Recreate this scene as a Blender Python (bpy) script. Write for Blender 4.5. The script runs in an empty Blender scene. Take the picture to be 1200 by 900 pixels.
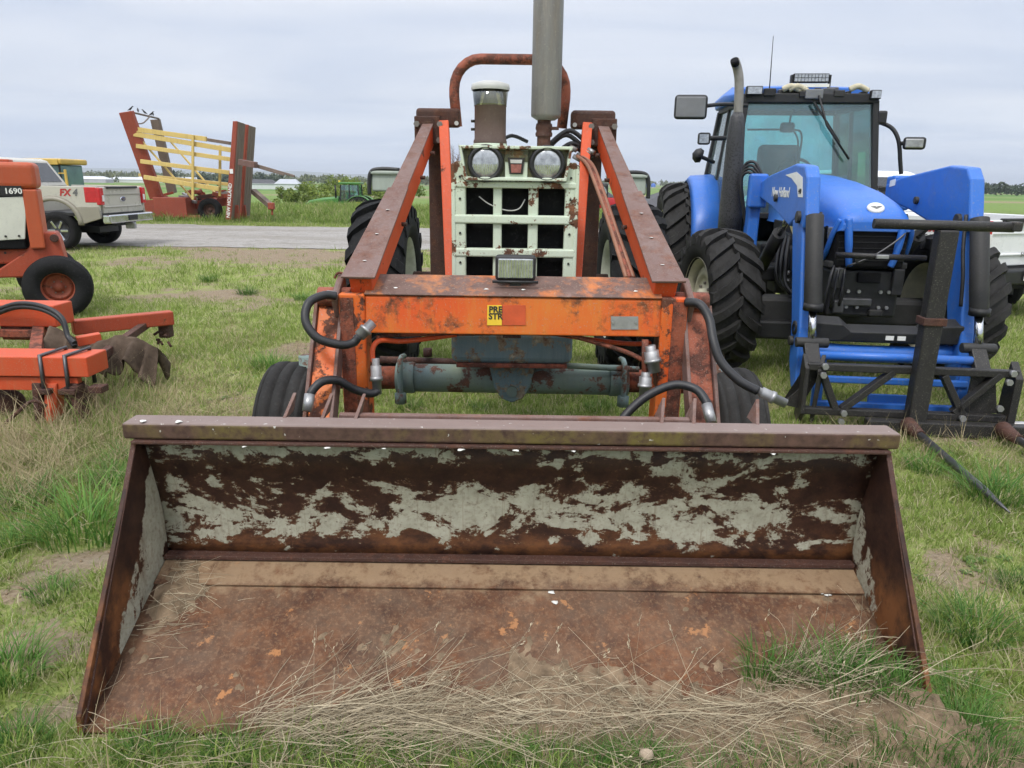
import bpy, math, random
import numpy as np
from mathutils import Vector, Matrix, Quaternion, noise as mnoise

random.seed(11)
RNG = np.random.default_rng(11)
scene = bpy.context.scene
COL = scene.collection

# ------------------------------------------------------------------ camera
CAM_H, FPX = 1.6, 850.0
PITCH, ROLL = math.atan(237 / 850), math.radians(0.8)
_F = Vector((0, math.cos(PITCH), -math.sin(PITCH)))
_U0 = Vector((0, math.sin(PITCH), math.cos(PITCH)))
_R0 = Vector((1, 0, 0))
_R = math.cos(ROLL) * _R0 + math.sin(ROLL) * _U0
_U = math.cos(ROLL) * _U0 - math.sin(ROLL) * _R0
cd = bpy.data.cameras.new('camera')
cam = bpy.data.objects.new('camera', cd)
COL.objects.link(cam)
cam.matrix_world = Matrix(((_R.x, _U.x, -_F.x, 0), (_R.y, _U.y, -_F.y, 0), (_R.z, _U.z, -_F.z, CAM_H), (0, 0, 0, 1)))
cd.sensor_fit = 'HORIZONTAL'
cd.sensor_width = 36.0
cd.lens = 36.0 * FPX / 1200.0
cd.clip_start = 0.05
cd.clip_end = 20000
scene.camera = cam

# ------------------------------------------------------------------ render settings
scene.render.engine = 'CYCLES'
scene.view_settings.view_transform = 'Standard'
scene.view_settings.look = 'None'
scene.view_settings.gamma = 1.0
scene.view_settings.use_curve_mapping = False
scene.view_settings.exposure = 0.46
scene.cycles.use_denoising = True
scene.cycles.use_adaptive_sampling = True
scene.cycles.adaptive_threshold = 0.02
scene.cycles.denoising_prefilter = 'ACCURATE'
scene.cycles.adaptive_min_samples = 12
scene.cycles.max_bounces = 5
scene.cycles.diffuse_bounces = 2
scene.cycles.glossy_bounces = 3
scene.cycles.transmission_bounces = 6
scene.cycles.transparent_max_bounces = 12
scene.cycles.sample_clamp_indirect = 8
scene.cycles.caustics_reflective = False
scene.cycles.caustics_refractive = False

# ------------------------------------------------------------------ sky (overcast) and sun
SUN_EL, SUN_AZ = math.radians(56), math.radians(205)      # azimuth clockwise from +Y; behind the camera
world = bpy.data.worlds.new('World')
scene.world = world
world.use_nodes = True
wn = world.node_tree
wn.nodes.clear()
def _w(t, **k):
    n = wn.nodes.new(t)
    for a, b in k.items(): setattr(n, a, b)
    return n
def _wl(a, b): wn.links.new(a, b)
out = _w('ShaderNodeOutputWorld'); bg = _w('ShaderNodeBackground'); _wl(bg.outputs[0], out.inputs[0])
bg.inputs[1].default_value = 1.0
sky = _w('ShaderNodeTexSky', sky_type='NISHITA', sun_disc=False, sun_elevation=SUN_EL, sun_rotation=SUN_AZ,
         altitude=800.0, air_density=1.2, dust_density=2.5)
skys = _w('ShaderNodeMix', data_type='RGBA', blend_type='MULTIPLY'); skys.inputs[0].default_value = 1
_wl(sky.outputs[0], skys.inputs[6]); skys.inputs[7].default_value = (0.1, 0.1, 0.1, 1)     # sky strength 0.1
tc = _w('ShaderNodeTexCoord'); sep = _w('ShaderNodeSeparateXYZ'); _wl(tc.outputs['Generated'], sep.inputs[0])
# cloud deck: direction projected on a flat layer
zz = _w('ShaderNodeMath', operation='MAXIMUM'); _wl(sep.outputs[2], zz.inputs[0]); zz.inputs[1].default_value = 0.0
za = _w('ShaderNodeMath', operation='ADD'); _wl(zz.outputs[0], za.inputs[0]); za.inputs[1].default_value = 0.10
dv = _w('ShaderNodeVectorMath', operation='DIVIDE'); _wl(tc.outputs['Generated'], dv.inputs[0]); _wl(za.outputs[0], dv.inputs[1])
fl = _w('ShaderNodeVectorMath', operation='MULTIPLY'); _wl(dv.outputs[0], fl.inputs[0]); fl.inputs[1].default_value = (0.55, 1.0, 0.0)
n1 = _w('ShaderNodeTexNoise'); n1.inputs['Scale'].default_value = 0.7; n1.inputs['Detail'].default_value = 7; n1.inputs['Roughness'].default_value = 0.52; n1.inputs['Distortion'].default_value = 0.6
_wl(fl.outputs[0], n1.inputs['Vector'])
r1 = _w('ShaderNodeValToRGB'); _wl(n1.outputs['Fac'], r1.inputs[0])
r1.color_ramp.elements[0].position = 0.34; r1.color_ramp.elements[0].color = (0.82, 0.865, 0.94, 1)
r1.color_ramp.elements[1].position = 0.64; r1.color_ramp.elements[1].color = (1.09, 1.08, 1.065, 1)
# an overcast deck brightens steadily from the horizon to the zenith
gr = _w('ShaderNodeValToRGB'); _wl(zz.outputs[0], gr.inputs[0])
e = gr.color_ramp.elements
e[0].position = 0.0; e[0].color = (0.525, 0.59, 0.71, 1)
e[1].position = 1.0; e[1].color = (1.66, 1.68, 1.74, 1)
k = e.new(0.10); k.color = (0.545, 0.578, 0.655, 1)
k = e.new(0.24); k.color = (0.625, 0.648, 0.705, 1)
k = e.new(0.55); k.color = (1.06, 1.09, 1.16, 1)
cm = _w('ShaderNodeMix', data_type='RGBA', blend_type='MULTIPLY'); cm.inputs[0].default_value = 1
_wl(gr.outputs[0], cm.inputs[6]); _wl(r1.outputs[0], cm.inputs[7])
mx = _w('ShaderNodeMix', data_type='RGBA'); mx.inputs[0].default_value = 0.90
_wl(skys.outputs[2], mx.inputs[6]); _wl(cm.outputs[2], mx.inputs[7]); _wl(mx.outputs[2], bg.inputs[0])

sl = bpy.data.lights.new('sun', 'SUN'); sl.energy = 1.5; sl.angle = math.radians(10); sl.color = (1.0, 0.96, 0.9)
so = bpy.data.objects.new('sun', sl); COL.objects.link(so)
sd = Vector((math.sin(SUN_AZ) * math.cos(SUN_EL), math.cos(SUN_AZ) * math.cos(SUN_EL), math.sin(SUN_EL)))
so.rotation_euler = sd.to_track_quat('Z', 'Y').to_euler(); so.location = sd * 50

# ------------------------------------------------------------------ helpers: surveying the photograph
def ray(px, py): return _F + _R * ((px - 600) / FPX) - _U * ((py - 450) / FPX)
def P(px, py, Y):
    """point on the sight line of a photo pixel at world distance Y"""
    v = ray(px, py); return Vector((0, 0, CAM_H)) + v * (Y / v.y)
def G(px, py, Z=0.0):
    """point on the sight line at height Z"""
    v = ray(px, py); return Vector((0, 0, CAM_H)) + v * ((Z - CAM_H) / v.z)
V = Vector

# ------------------------------------------------------------------ helpers: materials
MATS = {}
class NT:
    def __init__(s, name):
        s.m = bpy.data.materials.new(name); s.m.use_nodes = True; s.t = s.m.node_tree
        s.b = s.t.nodes['Principled BSDF']; MATS[name] = s.m
        s.co = s.n('ShaderNodeTexCoord').outputs['Object']
    def n(s, t, **k):
        x = s.t.nodes.new(t)
        for a, b in k.items(): setattr(x, a, b)
        return x
    def l(s, a, b): s.t.links.new(a, b)
    def put(s, inp, v):
        if hasattr(v, 'is_linked') or isinstance(v, bpy.types.NodeSocket): s.l(v, inp)
        elif isinstance(v, (int, float)): inp.default_value = v
        else: inp.default_value = tuple(v) + (1,) if len(v) == 3 and inp.type == 'RGBA' else tuple(v)
    def scl(s, v, sc, loc=(0, 0, 0)):
        x = s.n('ShaderNodeMapping'); s.l(v, x.inputs[0]); x.inputs['Scale'].default_value = sc; x.inputs['Location'].default_value = loc
        return x.outputs[0]
    def noise(s, scale, detail=4, rough=.55, vec=None, dist=0):
        x = s.n('ShaderNodeTexNoise'); s.l(vec or s.co, x.inputs['Vector'])
        x.inputs['Scale'].default_value = scale; x.inputs['Detail'].default_value = detail
        x.inputs['Roughness'].default_value = rough; x.inputs['Distortion'].default_value = dist
        return x.outputs['Fac']
    def ramp(s, fac, lo, hi, c0=(0, 0, 0), c1=(1, 1, 1)):
        x = s.n('ShaderNodeValToRGB'); s.l(fac, x.inputs[0]); e = x.color_ramp.elements
        e[0].position = lo; e[1].position = hi; e[0].color = tuple(c0) + (1,); e[1].color = tuple(c1) + (1,)
        return x.outputs[0]
    def mix(s, fac, a, b, mode='MIX'):
        x = s.n('ShaderNodeMix', data_type='RGBA', blend_type=mode); s.put(x.inputs[0], fac); s.put(x.inputs[6], a); s.put(x.inputs[7], b)
        return x.outputs[2]
    def math(s, op, a, b=0.0):
        x = s.n('ShaderNodeMath', operation=op); s.put(x.inputs[0], a); s.put(x.inputs[1], b); return x.outputs[0]
    def bump(s, h, strength=.3, dist=.01):
        x = s.n('ShaderNodeBump'); x.inputs['Strength'].default_value = strength; x.inputs['Distance'].default_value = dist
        s.l(h, x.inputs['Height']); s.l(x.outputs[0], s.b.inputs['Normal'])
    def done(s, col, rough=.6, metal=0.0, spec=.5):
        s.put(s.b.inputs['Base Color'], col); s.put(s.b.inputs['Roughness'], rough); s.put(s.b.inputs['Metallic'], metal)
        s.b.inputs['Specular IOR Level'].default_value = spec
        return s.m

def plain(name, col, rough=.6, metal=0.0, var=.25, scale=8, bump=0.0, spec=.5):
    """one colour with soft blotches and fine grime"""
    t = NT(name)
    a = t.noise(scale, 5, .6); b = t.noise(scale * 9, 3, .6)
    c = t.mix(t.ramp(a, .3, .75), [x * (1 - var) for x in col], [min(1, x * (1 + var * .6)) for x in col])
    c = t.mix(t.math('MULTIPLY', t.ramp(b, .55, .72), .25), c, [x * .5 + .06 for x in col])
    if bump: t.bump(b, bump, .004)
    return t.done(c, t.math('ADD', t.math('MULTIPLY', a, .25), rough - .12), metal, spec)

RUST_D, RUST_M, RUST_L = (.050, .022, .015), (.13, .055, .034), (.36, .13, .045)
def worn(name, paint, paint2=None, amt=.42, scale=7, rust=RUST_M, rust2=RUST_D, rough=.55, edge=.03, stretch=(1, 1, 1), bump=.25, fade=None, off=(0, 0, 0), spec=.35):
    """old paint over rust: sharp flaked patches, faded and streaked paint"""
    t = NT(name); v = t.scl(t.co, stretch, off)
    a = t.noise(scale, 9, .68, v, .3); f = t.noise(scale * 7, 5, .7, v)
    comb = t.math('ADD', t.math('MULTIPLY', a, .78), t.math('MULTIPLY', f, .22))
    mask = t.ramp(comb, 1 - amt - edge / 2 - .08, 1 - amt + edge / 2 - .08)
    big = t.noise(scale * .35, 4, .6, v)
    pc = t.mix(t.ramp(big, .35, .68), paint, paint2 or [x * .72 for x in paint])
    st = t.noise(scale * 1.2, 5, .7, t.scl(t.co, (3.2, 3.2, .35), off))
    pc = t.mix(t.math('MULTIPLY', t.ramp(st, .48, .75), .45), pc, fade or [x * .55 + .01 for x in paint])
    rc = t.mix(t.ramp(t.noise(scale * 2.6, 6, .7, v), .35, .66), rust2, rust)
    rc = t.mix(t.math('MULTIPLY', t.ramp(t.noise(scale * 1.4, 5, .7, v), .58, .72), .55), rc, [min(1, x * 2.0 + .015) for x in rust])
    c = t.mix(mask, pc, rc)
    sp = t.noise(scale * 22, 2, .5)
    c = t.mix(t.math('MULTIPLY', t.ramp(sp, .62, .70), .4), c, (.30, .27, .23))
    t.bump(t.math('ADD', t.math('MULTIPLY', mask, -.5), t.math('MULTIPLY', f, .5)), bump, .004)
    return t.done(c, t.math('ADD', t.math('MULTIPLY', mask, .3), rough), 0.0, spec)

def glassy(name, tint, mirror=.10, rough=.02, film=None):
    """clear pane: tinted see-through with a thin mirror; film = thin dust (colour, share)"""
    t = NT(name); o = t.t.nodes['Material Output']; tr = t.n('ShaderNodeBsdfTransparent'); tr.inputs[0].default_value = tuple(tint) + (1,)
    gl = t.n('ShaderNodeBsdfGlossy'); gl.inputs['Roughness'].default_value = rough; gl.inputs[0].default_value = (.9, .95, .95, 1)
    fr = t.n('ShaderNodeFresnel'); fr.inputs[0].default_value = 1.5; ms = t.n('ShaderNodeMixShader'); t.l(t.math('ADD', fr.outputs[0], mirror), ms.inputs[0])
    t.l(tr.outputs[0], ms.inputs[1]); t.l(gl.outputs[0], ms.inputs[2]); res = ms.outputs[0]
    if film:
        df = t.n('ShaderNodeBsdfDiffuse'); df.inputs[0].default_value = tuple(film[0]) + (1,); m2 = t.n('ShaderNodeMixShader')
        t.l(t.math('MULTIPLY', t.ramp(t.noise(3, 5, .6), .3, .8), film[1]), m2.inputs[0]); t.l(res, m2.inputs[1]); t.l(df.outputs[0], m2.inputs[2]); res = m2.outputs[0]
    t.t.nodes.remove(t.b); t.l(res, o.inputs[0]); return t.m

# ------------------------------------------------------------------ helpers: meshes
ORG = V((0, 0, 0))
def set_org(v):
    global ORG
    ORG = V(v)
def frame_of(d, up=(0, 0, 1)):
    d = V(d).normalized(); u = V(up)
    if abs(d.dot(u.normalized())) > .99: u = V((0, 1, 0)) if abs(d.y) < .9 else V((1, 0, 0))
    s = d.cross(u).normalized(); return d, s, s.cross(d).normalized()
def curve(pts, n=6):
    """smooth path through points"""
    pts = [V(p) for p in pts]
    if len(pts) < 3: return pts
    o = []
    for i in range(len(pts) - 1):
        p0 = pts[max(i - 1, 0)]; p1 = pts[i]; p2 = pts[i + 1]; p3 = pts[min(i + 2, len(pts) - 1)]
        for k in range(n):
            t = k / n
            o.append(.5 * ((2 * p1) + (p2 - p0) * t + (2 * p0 - 5 * p1 + 4 * p2 - p3) * t * t + (3 * p1 - p0 - 3 * p2 + p3) * t ** 3))
    o.append(pts[-1]); return o

class MB:
    def __init__(s): s.v = []; s.f = []; s.sm = []
    def add(s, vs, fs, smooth=False):
        b = len(s.v); s.v += [V(x) for x in vs]; s.f += [tuple(i + b for i in f) for f in fs]; s.sm += [smooth] * len(fs); return s
    def box(s, c, size, R=None):
        x, y, z = [q / 2 for q in size]; c = V(c)
        vs = [V((a * x, b * y, d * z)) for a in (-1, 1) for b in (-1, 1) for d in (-1, 1)]
        if R is not None: vs = [R @ p for p in vs]
        return s.add([c + p for p in vs], [(0, 1, 3, 2), (4, 6, 7, 5), (0, 4, 5, 1), (2, 3, 7, 6), (0, 2, 6, 4), (1, 5, 7, 3)])
    def bar(s, p0, p1, w, h, up=(0, 0, 1), w1=None, h1=None):
        """beam of w (sideways) by h (along up)"""
        p0, p1 = V(p0), V(p1); d, sd, u = frame_of(p1 - p0, up); w1 = w if w1 is None else w1; h1 = h if h1 is None else h1
        vs = []
        for p, a, b in ((p0, w, h), (p1, w1, h1)):
            vs += [p - sd * a / 2 - u * b / 2, p + sd * a / 2 - u * b / 2, p + sd * a / 2 + u * b / 2, p - sd * a / 2 + u * b / 2]
        return s.add(vs, [(3, 2, 1, 0), (4, 5, 6, 7), (0, 1, 5, 4), (1, 2, 6, 5), (2, 3, 7, 6), (3, 0, 4, 7)])
    def tube(s, pts, r, n=8, cap=True):
        pts = [V(p) for p in pts]; rs = r if isinstance(r, (list, tuple)) else [r] * len(pts)
        vs = []; prev = None
        for i, p in enumerate(pts):
            d = (pts[min(i + 1, len(pts) - 1)] - pts[max(i - 1, 0)]).normalized()
            if prev is None: _, a, b = frame_of(d)
            else:
                a = (prev - d * prev.dot(d)).normalized(); b = a.cross(d)
            prev = a
            vs += [p + (a * math.cos(6.28318 * k / n) + b * math.sin(6.28318 * k / n)) * rs[i] for k in range(n)]
        fs = [(i * n + k, i * n + (k + 1) % n, (i + 1) * n + (k + 1) % n, (i + 1) * n + k) for i in range(len(pts) - 1) for k in range(n)]
        s.add(vs, fs, True)
        if cap:
            m = len(pts) - 1; b = len(s.v) - len(vs)
            s.f += [tuple(b + k for k in range(n))[::-1], tuple(b + m * n + k for k in range(n))]; s.sm += [False, False]
        return s
    def cyl(s, p0, p1, r, r1=None, n=16): 
        return s.tube([p0, p1], [r, r if r1 is None else r1], n)
    def lathe(s, prof, o, axis, n=24, smooth=True, arc=None):
        """profile of (radius, along) turned about an axis"""
        o = V(o); d, a, b = frame_of(axis); m = len(prof); vs = []
        for k in range(n):
            t = 6.28318530718 * k / n
            for r, h in prof: vs.append(o + d * h + (a * math.cos(t) + b * math.sin(t)) * r)
        fs = [(k * m + i, k * m + i + 1, ((k + 1) % n) * m + i + 1, ((k + 1) % n) * m + i) for k in range(n) for i in range(m - 1)]
        return s.add(vs, fs, smooth)
    def prism(s, poly, ext):
        """outline pushed along a vector"""
        n = len(poly); a = [V(p) for p in poly]; e = V(ext)
        return s.add(a + [p + e for p in a], [tuple(range(n))[::-1], tuple(range(n, 2 * n))] + [(i, (i + 1) % n, (i + 1) % n + n, i + n) for i in range(n)])
    def loft(s, rings, smooth=True, closed=True, caps=True):
        n = len(rings[0]); vs = [p for r in rings for p in r]; m = n if closed else n - 1
        fs = [(i * n + k, i * n + (k + 1) % n, (i + 1) * n + (k + 1) % n, (i + 1) * n + k) for i in range(len(rings) - 1) for k in range(m)]
        s.add(vs, fs, smooth)
        if caps and closed:
            b = len(s.v) - len(vs); q = (len(rings) - 1) * n
            s.f += [tuple(b + k for k in range(n))[::-1], tuple(b + q + k for k in range(n))]; s.sm += [False, False]
        return s
    def mesh(s, name):
        me = bpy.data.meshes.new(name); me.from_pydata([tuple(p - ORG) for p in s.v], [], s.f)
        me.polygons.foreach_set('use_smooth', s.sm); me.update(); return me
    def build(s, name, mat, parent=None, bevel=0.0, seg=2, fix=True):
        me = s.mesh(name)
        if fix:
            import bmesh
            bm = bmesh.new(); bm.from_mesh(me); bmesh.ops.recalc_face_normals(bm, faces=bm.faces); bm.to_mesh(me); bm.free()
        return put(name, me, mat, parent, bevel, seg)
def put(name, me, mat, parent=None, bevel=0.0, seg=2):
    o = bpy.data.objects.new(name, me); COL.objects.link(o)
    m = MATS[mat] if isinstance(mat, str) else mat
    if not me.materials: me.materials.append(m)
    o.parent = parent
    if bevel:
        b = o.modifiers.new('edge', 'BEVEL'); b.width = bevel; b.segments = seg; b.limit_method = 'ANGLE'; b.angle_limit = math.radians(40)
        b.harden_normals = False
    return o
def at(name, me, mat, parent, loc, rot=None, scale=None):
    """one more piece that shares its mesh"""
    o = put(name, me, mat, parent); o.location = V(loc) - ORG
    if rot is not None: o.rotation_mode = 'QUATERNION'; o.rotation_quaternion = rot
    if scale is not None: o.scale = scale if hasattr(scale, '__len__') else (scale,) * 3
    return o
def local_mesh(mb, name):
    global ORG
    k = ORG; ORG = V((0, 0, 0)); me = mb.mesh(name); ORG = k; return me
def toward(d): return V(d).to_track_quat('Z', 'Y')
def tag(o, label, cat=None, group=None, kind=None):
    o['label'] = label
    if cat: o['category'] = cat
    if group: o['group'] = group
    if kind: o['kind'] = kind
    return o
def thing(name, label, cat, loc=(0, 0, 0), rz=0.0, group=None):
    o = bpy.data.objects.new(name, None); COL.objects.link(o); o.location = loc; o.rotation_euler = (0, 0, rz); o.empty_display_size = .2
    return tag(o, label, cat, group)
def structure(name, me, mat):
    o = put(name, me, mat); o['kind'] = 'structure'; return o
def copy_tree(o, parent=None):
    c = o.copy(); COL.objects.link(c); c.parent = parent
    for ch in o.children: copy_tree(ch, c)
    return c
def text_mesh(txt, size, shear=0.0, bold=0.0, name='lettering'):
    """letters turned into flat geometry, in local x (along) and y (up), centred"""
    cu = bpy.data.curves.new('t', 'FONT'); cu.body = txt; cu.size = size; cu.shear = shear; cu.offset = bold
    cu.align_x = 'CENTER'; cu.align_y = 'CENTER'; cu.extrude = .0008; cu.resolution_u = 3
    o = bpy.data.objects.new('t', cu); COL.objects.link(o)
    dg = bpy.context.evaluated_depsgraph_get(); me = bpy.data.meshes.new_from_object(o.evaluated_get(dg)); me.name = name
    bpy.data.objects.remove(o); bpy.data.curves.remove(cu); me.materials.clear(); return me
def lettering(txt, size, c, xdir, ydir, mat, parent, shear=0.0, bold=0.0, name='lettering'):
    o = put(name, text_mesh(txt, size, shear, bold), mat, parent)
    x = V(xdir).normalized(); z = x.cross(V(ydir)).normalized(); y = z.cross(x)
    o.matrix_local = Matrix.Translation(V(c) - ORG) @ Matrix((x, y, z)).transposed().to_4x4()
    return o
BOLT = None
def bolts(pts, d, r, mat, parent, h=.012, name='bolt'):
    """hex heads, each its own piece"""
    mb = MB().cyl((0, 0, 0), (0, 0, 1), 1, n=6); me = local_mesh(mb, 'bolt_mesh')
    for p in pts: at(name, me, mat, parent, p, toward(d), (r, r, h))

# ------------------------------------------------------------------ shared materials
plain('black_rubber', (.019, .019, .020), .75, var=.4, scale=5, bump=.3, spec=.12)
plain('old_tyre', (.036, .035, .034), .8, var=.45, scale=6, bump=.4, spec=.12)
plain('black_hose', (.014, .014, .016), .5, var=.3, scale=30)
plain('black_plastic', (.015, .015, .016), .5, var=.3, scale=12)
plain('dark_void', (.006, .006, .007), .8, var=.3, scale=6, spec=.2)
plain('steel', (.40, .40, .40), .42, metal=.7, var=.35, scale=20)
plain('chrome', (.62, .63, .65), .18, metal=1.0, var=.12, scale=10)
plain('bolt_steel', (.22, .20, .18), .5, metal=.5, var=.4, scale=40)
plain('white_dropping', (.72, .72, .68), .8, var=.15, scale=40)
plain('lens_glass', (.46, .48, .50), .16, metal=.5, var=.45, scale=45, spec=.8)
glassy('clear_glass', (.8, .9, .9))
# ================================================================== ground
def fbm(x, y, s, o=3, seed=0.0):
    return mnoise.fractal(V((x * s + seed, y * s - seed, seed * .37)), 1.0, 2.0, o)
def sstep(a, b, x):
    t = min(1, max(0, (x - a) / (b - a))); return t * t * (3 - 2 * t)
def road_edges(x):
    near = 17.4 + 6.0 * sstep(-2, 6, x) + .5 * fbm(x, 3, .35) + .18 * fbm(x, 9, 2.0)
    far = 25.6 + 2.6 * sstep(-2, 8, x) + .4 * fbm(x, 20, .3) + .15 * fbm(x, 29, 1.7)
    return near, far
def gz(x, y):
    z = .018 * fbm(x, y, .9) if y < 45 else 0.0
    if 1.6 < y < 3.6 and abs(x) < 1.5: z = min(z, -.015)
    # grassy bank beyond the road on the left, land falling away behind it
    w = 1 - sstep(-3, 6, x)
    z += w * (.18 * sstep(28.5, 36, y) + .12 * fbm(x, y, .25) * sstep(29, 33, y) * (1 - sstep(42, 60, y)))
    z -= (w * 1.75 + (1 - w) * .5) * sstep(38, 56, y)
    z -= 1.0 * sstep(90, 300, y)
    return z
def dirt_amount(x, y):
    d = .55 * fbm(x, y, .55, 4, 5.1) + .52 * fbm(x, y, 2.1, 3, 2.3) + .05
    for cx, cy, r in DIRT: d += .95 * math.exp(-((x - cx) ** 2 + (y - cy) ** 2) / (r * r))
    for cx, cy, r in LUSH: d -= .9 * math.exp(-((x - cx) ** 2 + (y - cy) ** 2) / (r * r))
    if 9 < y < 18: d += .35 * sstep(9, 16, y)
    if y > 18: d -= .5 * sstep(26, 29, y)
    return d
DIRT = [(*G(a, b).xy, r) for a, b, r in ((40, 665, .17), (60, 760, .12), (1075, 880, .22), (1090, 650, .10), (330, 300, 1.6), (180, 520, .2),
        (1130, 690, .2), (240, 350, .8), (350, 410, .4), (120, 655, .15), (370, 285, 1.5), (1000, 890, .22), (800, 880, .15), (1180, 870, .2), (20, 700, .1), (90, 820, .10), (1160, 640, .08), (1080, 760, .15), (280, 500, .3), (30, 850, .12))]
LUSH = [(*G(a, b).xy, r) for a, b, r in ((920, 430, .8), (1190, 400, 1.0), (500, 475, .5), (640, 475, .5), (720, 475, .4), (60, 870, .3), (300, 890, .25), (1150, 800, .25), (250, 410, .5))]

def axis(lo, hi, a, b, step, g=1.16):
    c = list(np.arange(a, b + 1e-6, step)); s = step; x = b
    while x < hi: s *= g; x += s; c.append(x)
    s = step; x = a; pre = []
    while x > lo: s *= g; x -= s; pre.append(x)
    return pre[::-1] + c
xs = axis(-9000, 9000, -13, 13, .13); ys = axis(-60, 9000, .2, 19, .13, 1.12)
nx, ny = len(xs), len(ys)
gv = []; ga = []
for y in ys:
    for x in xs:
        gv.append((x, y, gz(x, y) if y < 400 else gz(0, 400) * .5 + gz(x, 400) * .5)); ga.append(dirt_amount(x, y) if abs(x) < 60 and y < 90 else 0.0)
gf = [(j * nx + i, j * nx + i + 1, (j + 1) * nx + i + 1, (j + 1) * nx + i) for j in range(ny - 1) for i in range(nx - 1)]
me = bpy.data.meshes.new('ground'); me.from_pydata(gv, [], gf); me.polygons.foreach_set('use_smooth', [True] * len(gf))
at_ = me.attributes.new('dirt', 'FLOAT', 'POINT'); at_.data.foreach_set('value', ga)

t = NT('ground_soil')
A = t.n('ShaderNodeAttribute', attribute_name='dirt').outputs['Fac']
fine = t.noise(38, 6, .75); med = t.noise(7, 5, .7); big = t.noise(.45, 4, .6)
soil = t.mix(t.ramp(fine, .3, .7), (.115, .082, .052), (.34, .265, .18))
soil = t.mix(t.math('MULTIPLY', t.ramp(med, .45, .7), .6), soil, (.26, .225, .17))
turf = t.mix(t.ramp(fine, .32, .66), (.13, .165, .045), (.31, .36, .11))
turf = t.mix(t.ramp(med, .50, .70), turf, (.27, .235, .125))
k = t.math('ADD', t.math('ADD', A, t.math('MULTIPLY', t.math('SUBTRACT', fine, .5), 1.3)), t.math('MULTIPLY', t.math('SUBTRACT', med, .5), 1.1))
near = t.mix(t.ramp(k, .25, .62), turf, soil)
# farther land: strips of crops and pasture
pos = t.n('ShaderNodeNewGeometry').outputs['Position']; sx = t.n('ShaderNodeSeparateXYZ'); t.l(pos, sx.inputs[0])
fv = t.scl(pos, (.0030, .011, 0)); fn = t.noise(1.0, 2, .4, fv)
field = t.mix(t.ramp(fn, .42, .46), (.080, .175, .036), (.14, .21, .055)); field = t.mix(t.ramp(fn, .55, .585), field, (.24, .20, .12))
field = t.mix(t.math('MULTIPLY', t.ramp(t.noise(.12, 5, .7, pos), .4, .7), .35), field, (.17, .20, .07))
mid = t.mix(t.ramp(t.noise(.9, 6, .7), .36, .68), (.085, .13, .034), (.20, .225, .085))
mid = t.mix(t.ramp(t.noise(.25, 4, .6), .55, .72), mid, (.25, .22, .12))
c = t.mix(t.ramp(t.math('MULTIPLY', sx.outputs[1], .01), .24, .29), near, mid)
c = t.mix(t.ramp(t.math('MULTIPLY', sx.outputs[1], .01), .60, .75), c, field)
t.bump(t.math('ADD', fine, med), .55, .03)
t.done(c, .95, 0, .15)
ground = structure('ground', me, 'ground_soil')
tag(ground, 'patchy yard ground of short grass, dry stalks and bare tan soil', None)

# gravel road
t = NT('gravel')
vo = t.n('ShaderNodeTexVoronoi'); t.l(t.co, vo.inputs['Vector']); vo.inputs['Scale'].default_value = 22
stone = t.mix(t.noise(3, 5, .6), (.19, .178, .162), (.36, .34, .315))
stone = t.mix(t.math('MULTIPLY', vo.outputs['Color'], .6), stone, (.40, .38, .36), 'MIX')
stone = t.mix(t.ramp(t.noise(.5, 5, .65, t.scl(t.co, (.25, 1.6, 1))), .45, .75), stone, (.22, .20, .17))
stone = t.mix(t.math('MULTIPLY', t.ramp(t.noise(1.6, 6, .75), .5, .68), .5), stone, (.15, .135, .11)); t.bump(vo.outputs['Distance'], .9, .03); t.done(stone, .95, 0, .15)
rx = np.arange(-70, 9.5, .35); rows = 14; rv = []; rf = []
for x in rx:
    a, b = road_edges(x)
    for j in range(rows):
        y = a + (b - a) * j / (rows - 1); rv.append((x, y, gz(x, y) + .012 + .03 * math.sin(math.pi * j / (rows - 1))))
for i in range(len(rx) - 1):
    for j in range(rows - 1): rf.append((i * rows + j, (i + 1) * rows + j, (i + 1) * rows + j + 1, i * rows + j + 1))
me = bpy.data.meshes.new('gravel_road'); me.from_pydata(rv, [], rf); me.polygons.foreach_set('use_smooth', [True] * len(rf))
structure('gravel_road', me, 'gravel')

# far hills
t = NT('hill_haze'); t.done(t.mix(t.noise(.002, 5, .6), (.13, .15, .14), (.20, .21, .17)), .95, 0, .1)
def hills(name, Y, base, amp, seed, sc):
    n = 160; vs = []; fs = []
    for i in range(n):
        x = -Y * 1.6 + Y * 3.2 * i / (n - 1)
        hgt = base + amp * (fbm(x, 0, sc, 4, seed) + .4) + amp * .9 * sstep(0, -Y, x)
        for j in range(6): vs.append((x, Y + j * Y * .06, -6 + max(hgt, 2) * math.sin(math.pi * j / 7 + .0) * (1 if j else 0) + (0 if j else -3)))
    for i in range(n - 1):
        for j in range(5): fs.append((i * 6 + j, (i + 1) * 6 + j, (i + 1) * 6 + j + 1, i * 6 + j + 1))
    me = bpy.data.meshes.new(name); me.from_pydata(vs, [], fs); me.polygons.foreach_set('use_smooth', [True] * len(fs))
    structure(name, me, 'hill_haze')
hills('hills', 4200, 22, 34, 3.3, .0006)

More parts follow.
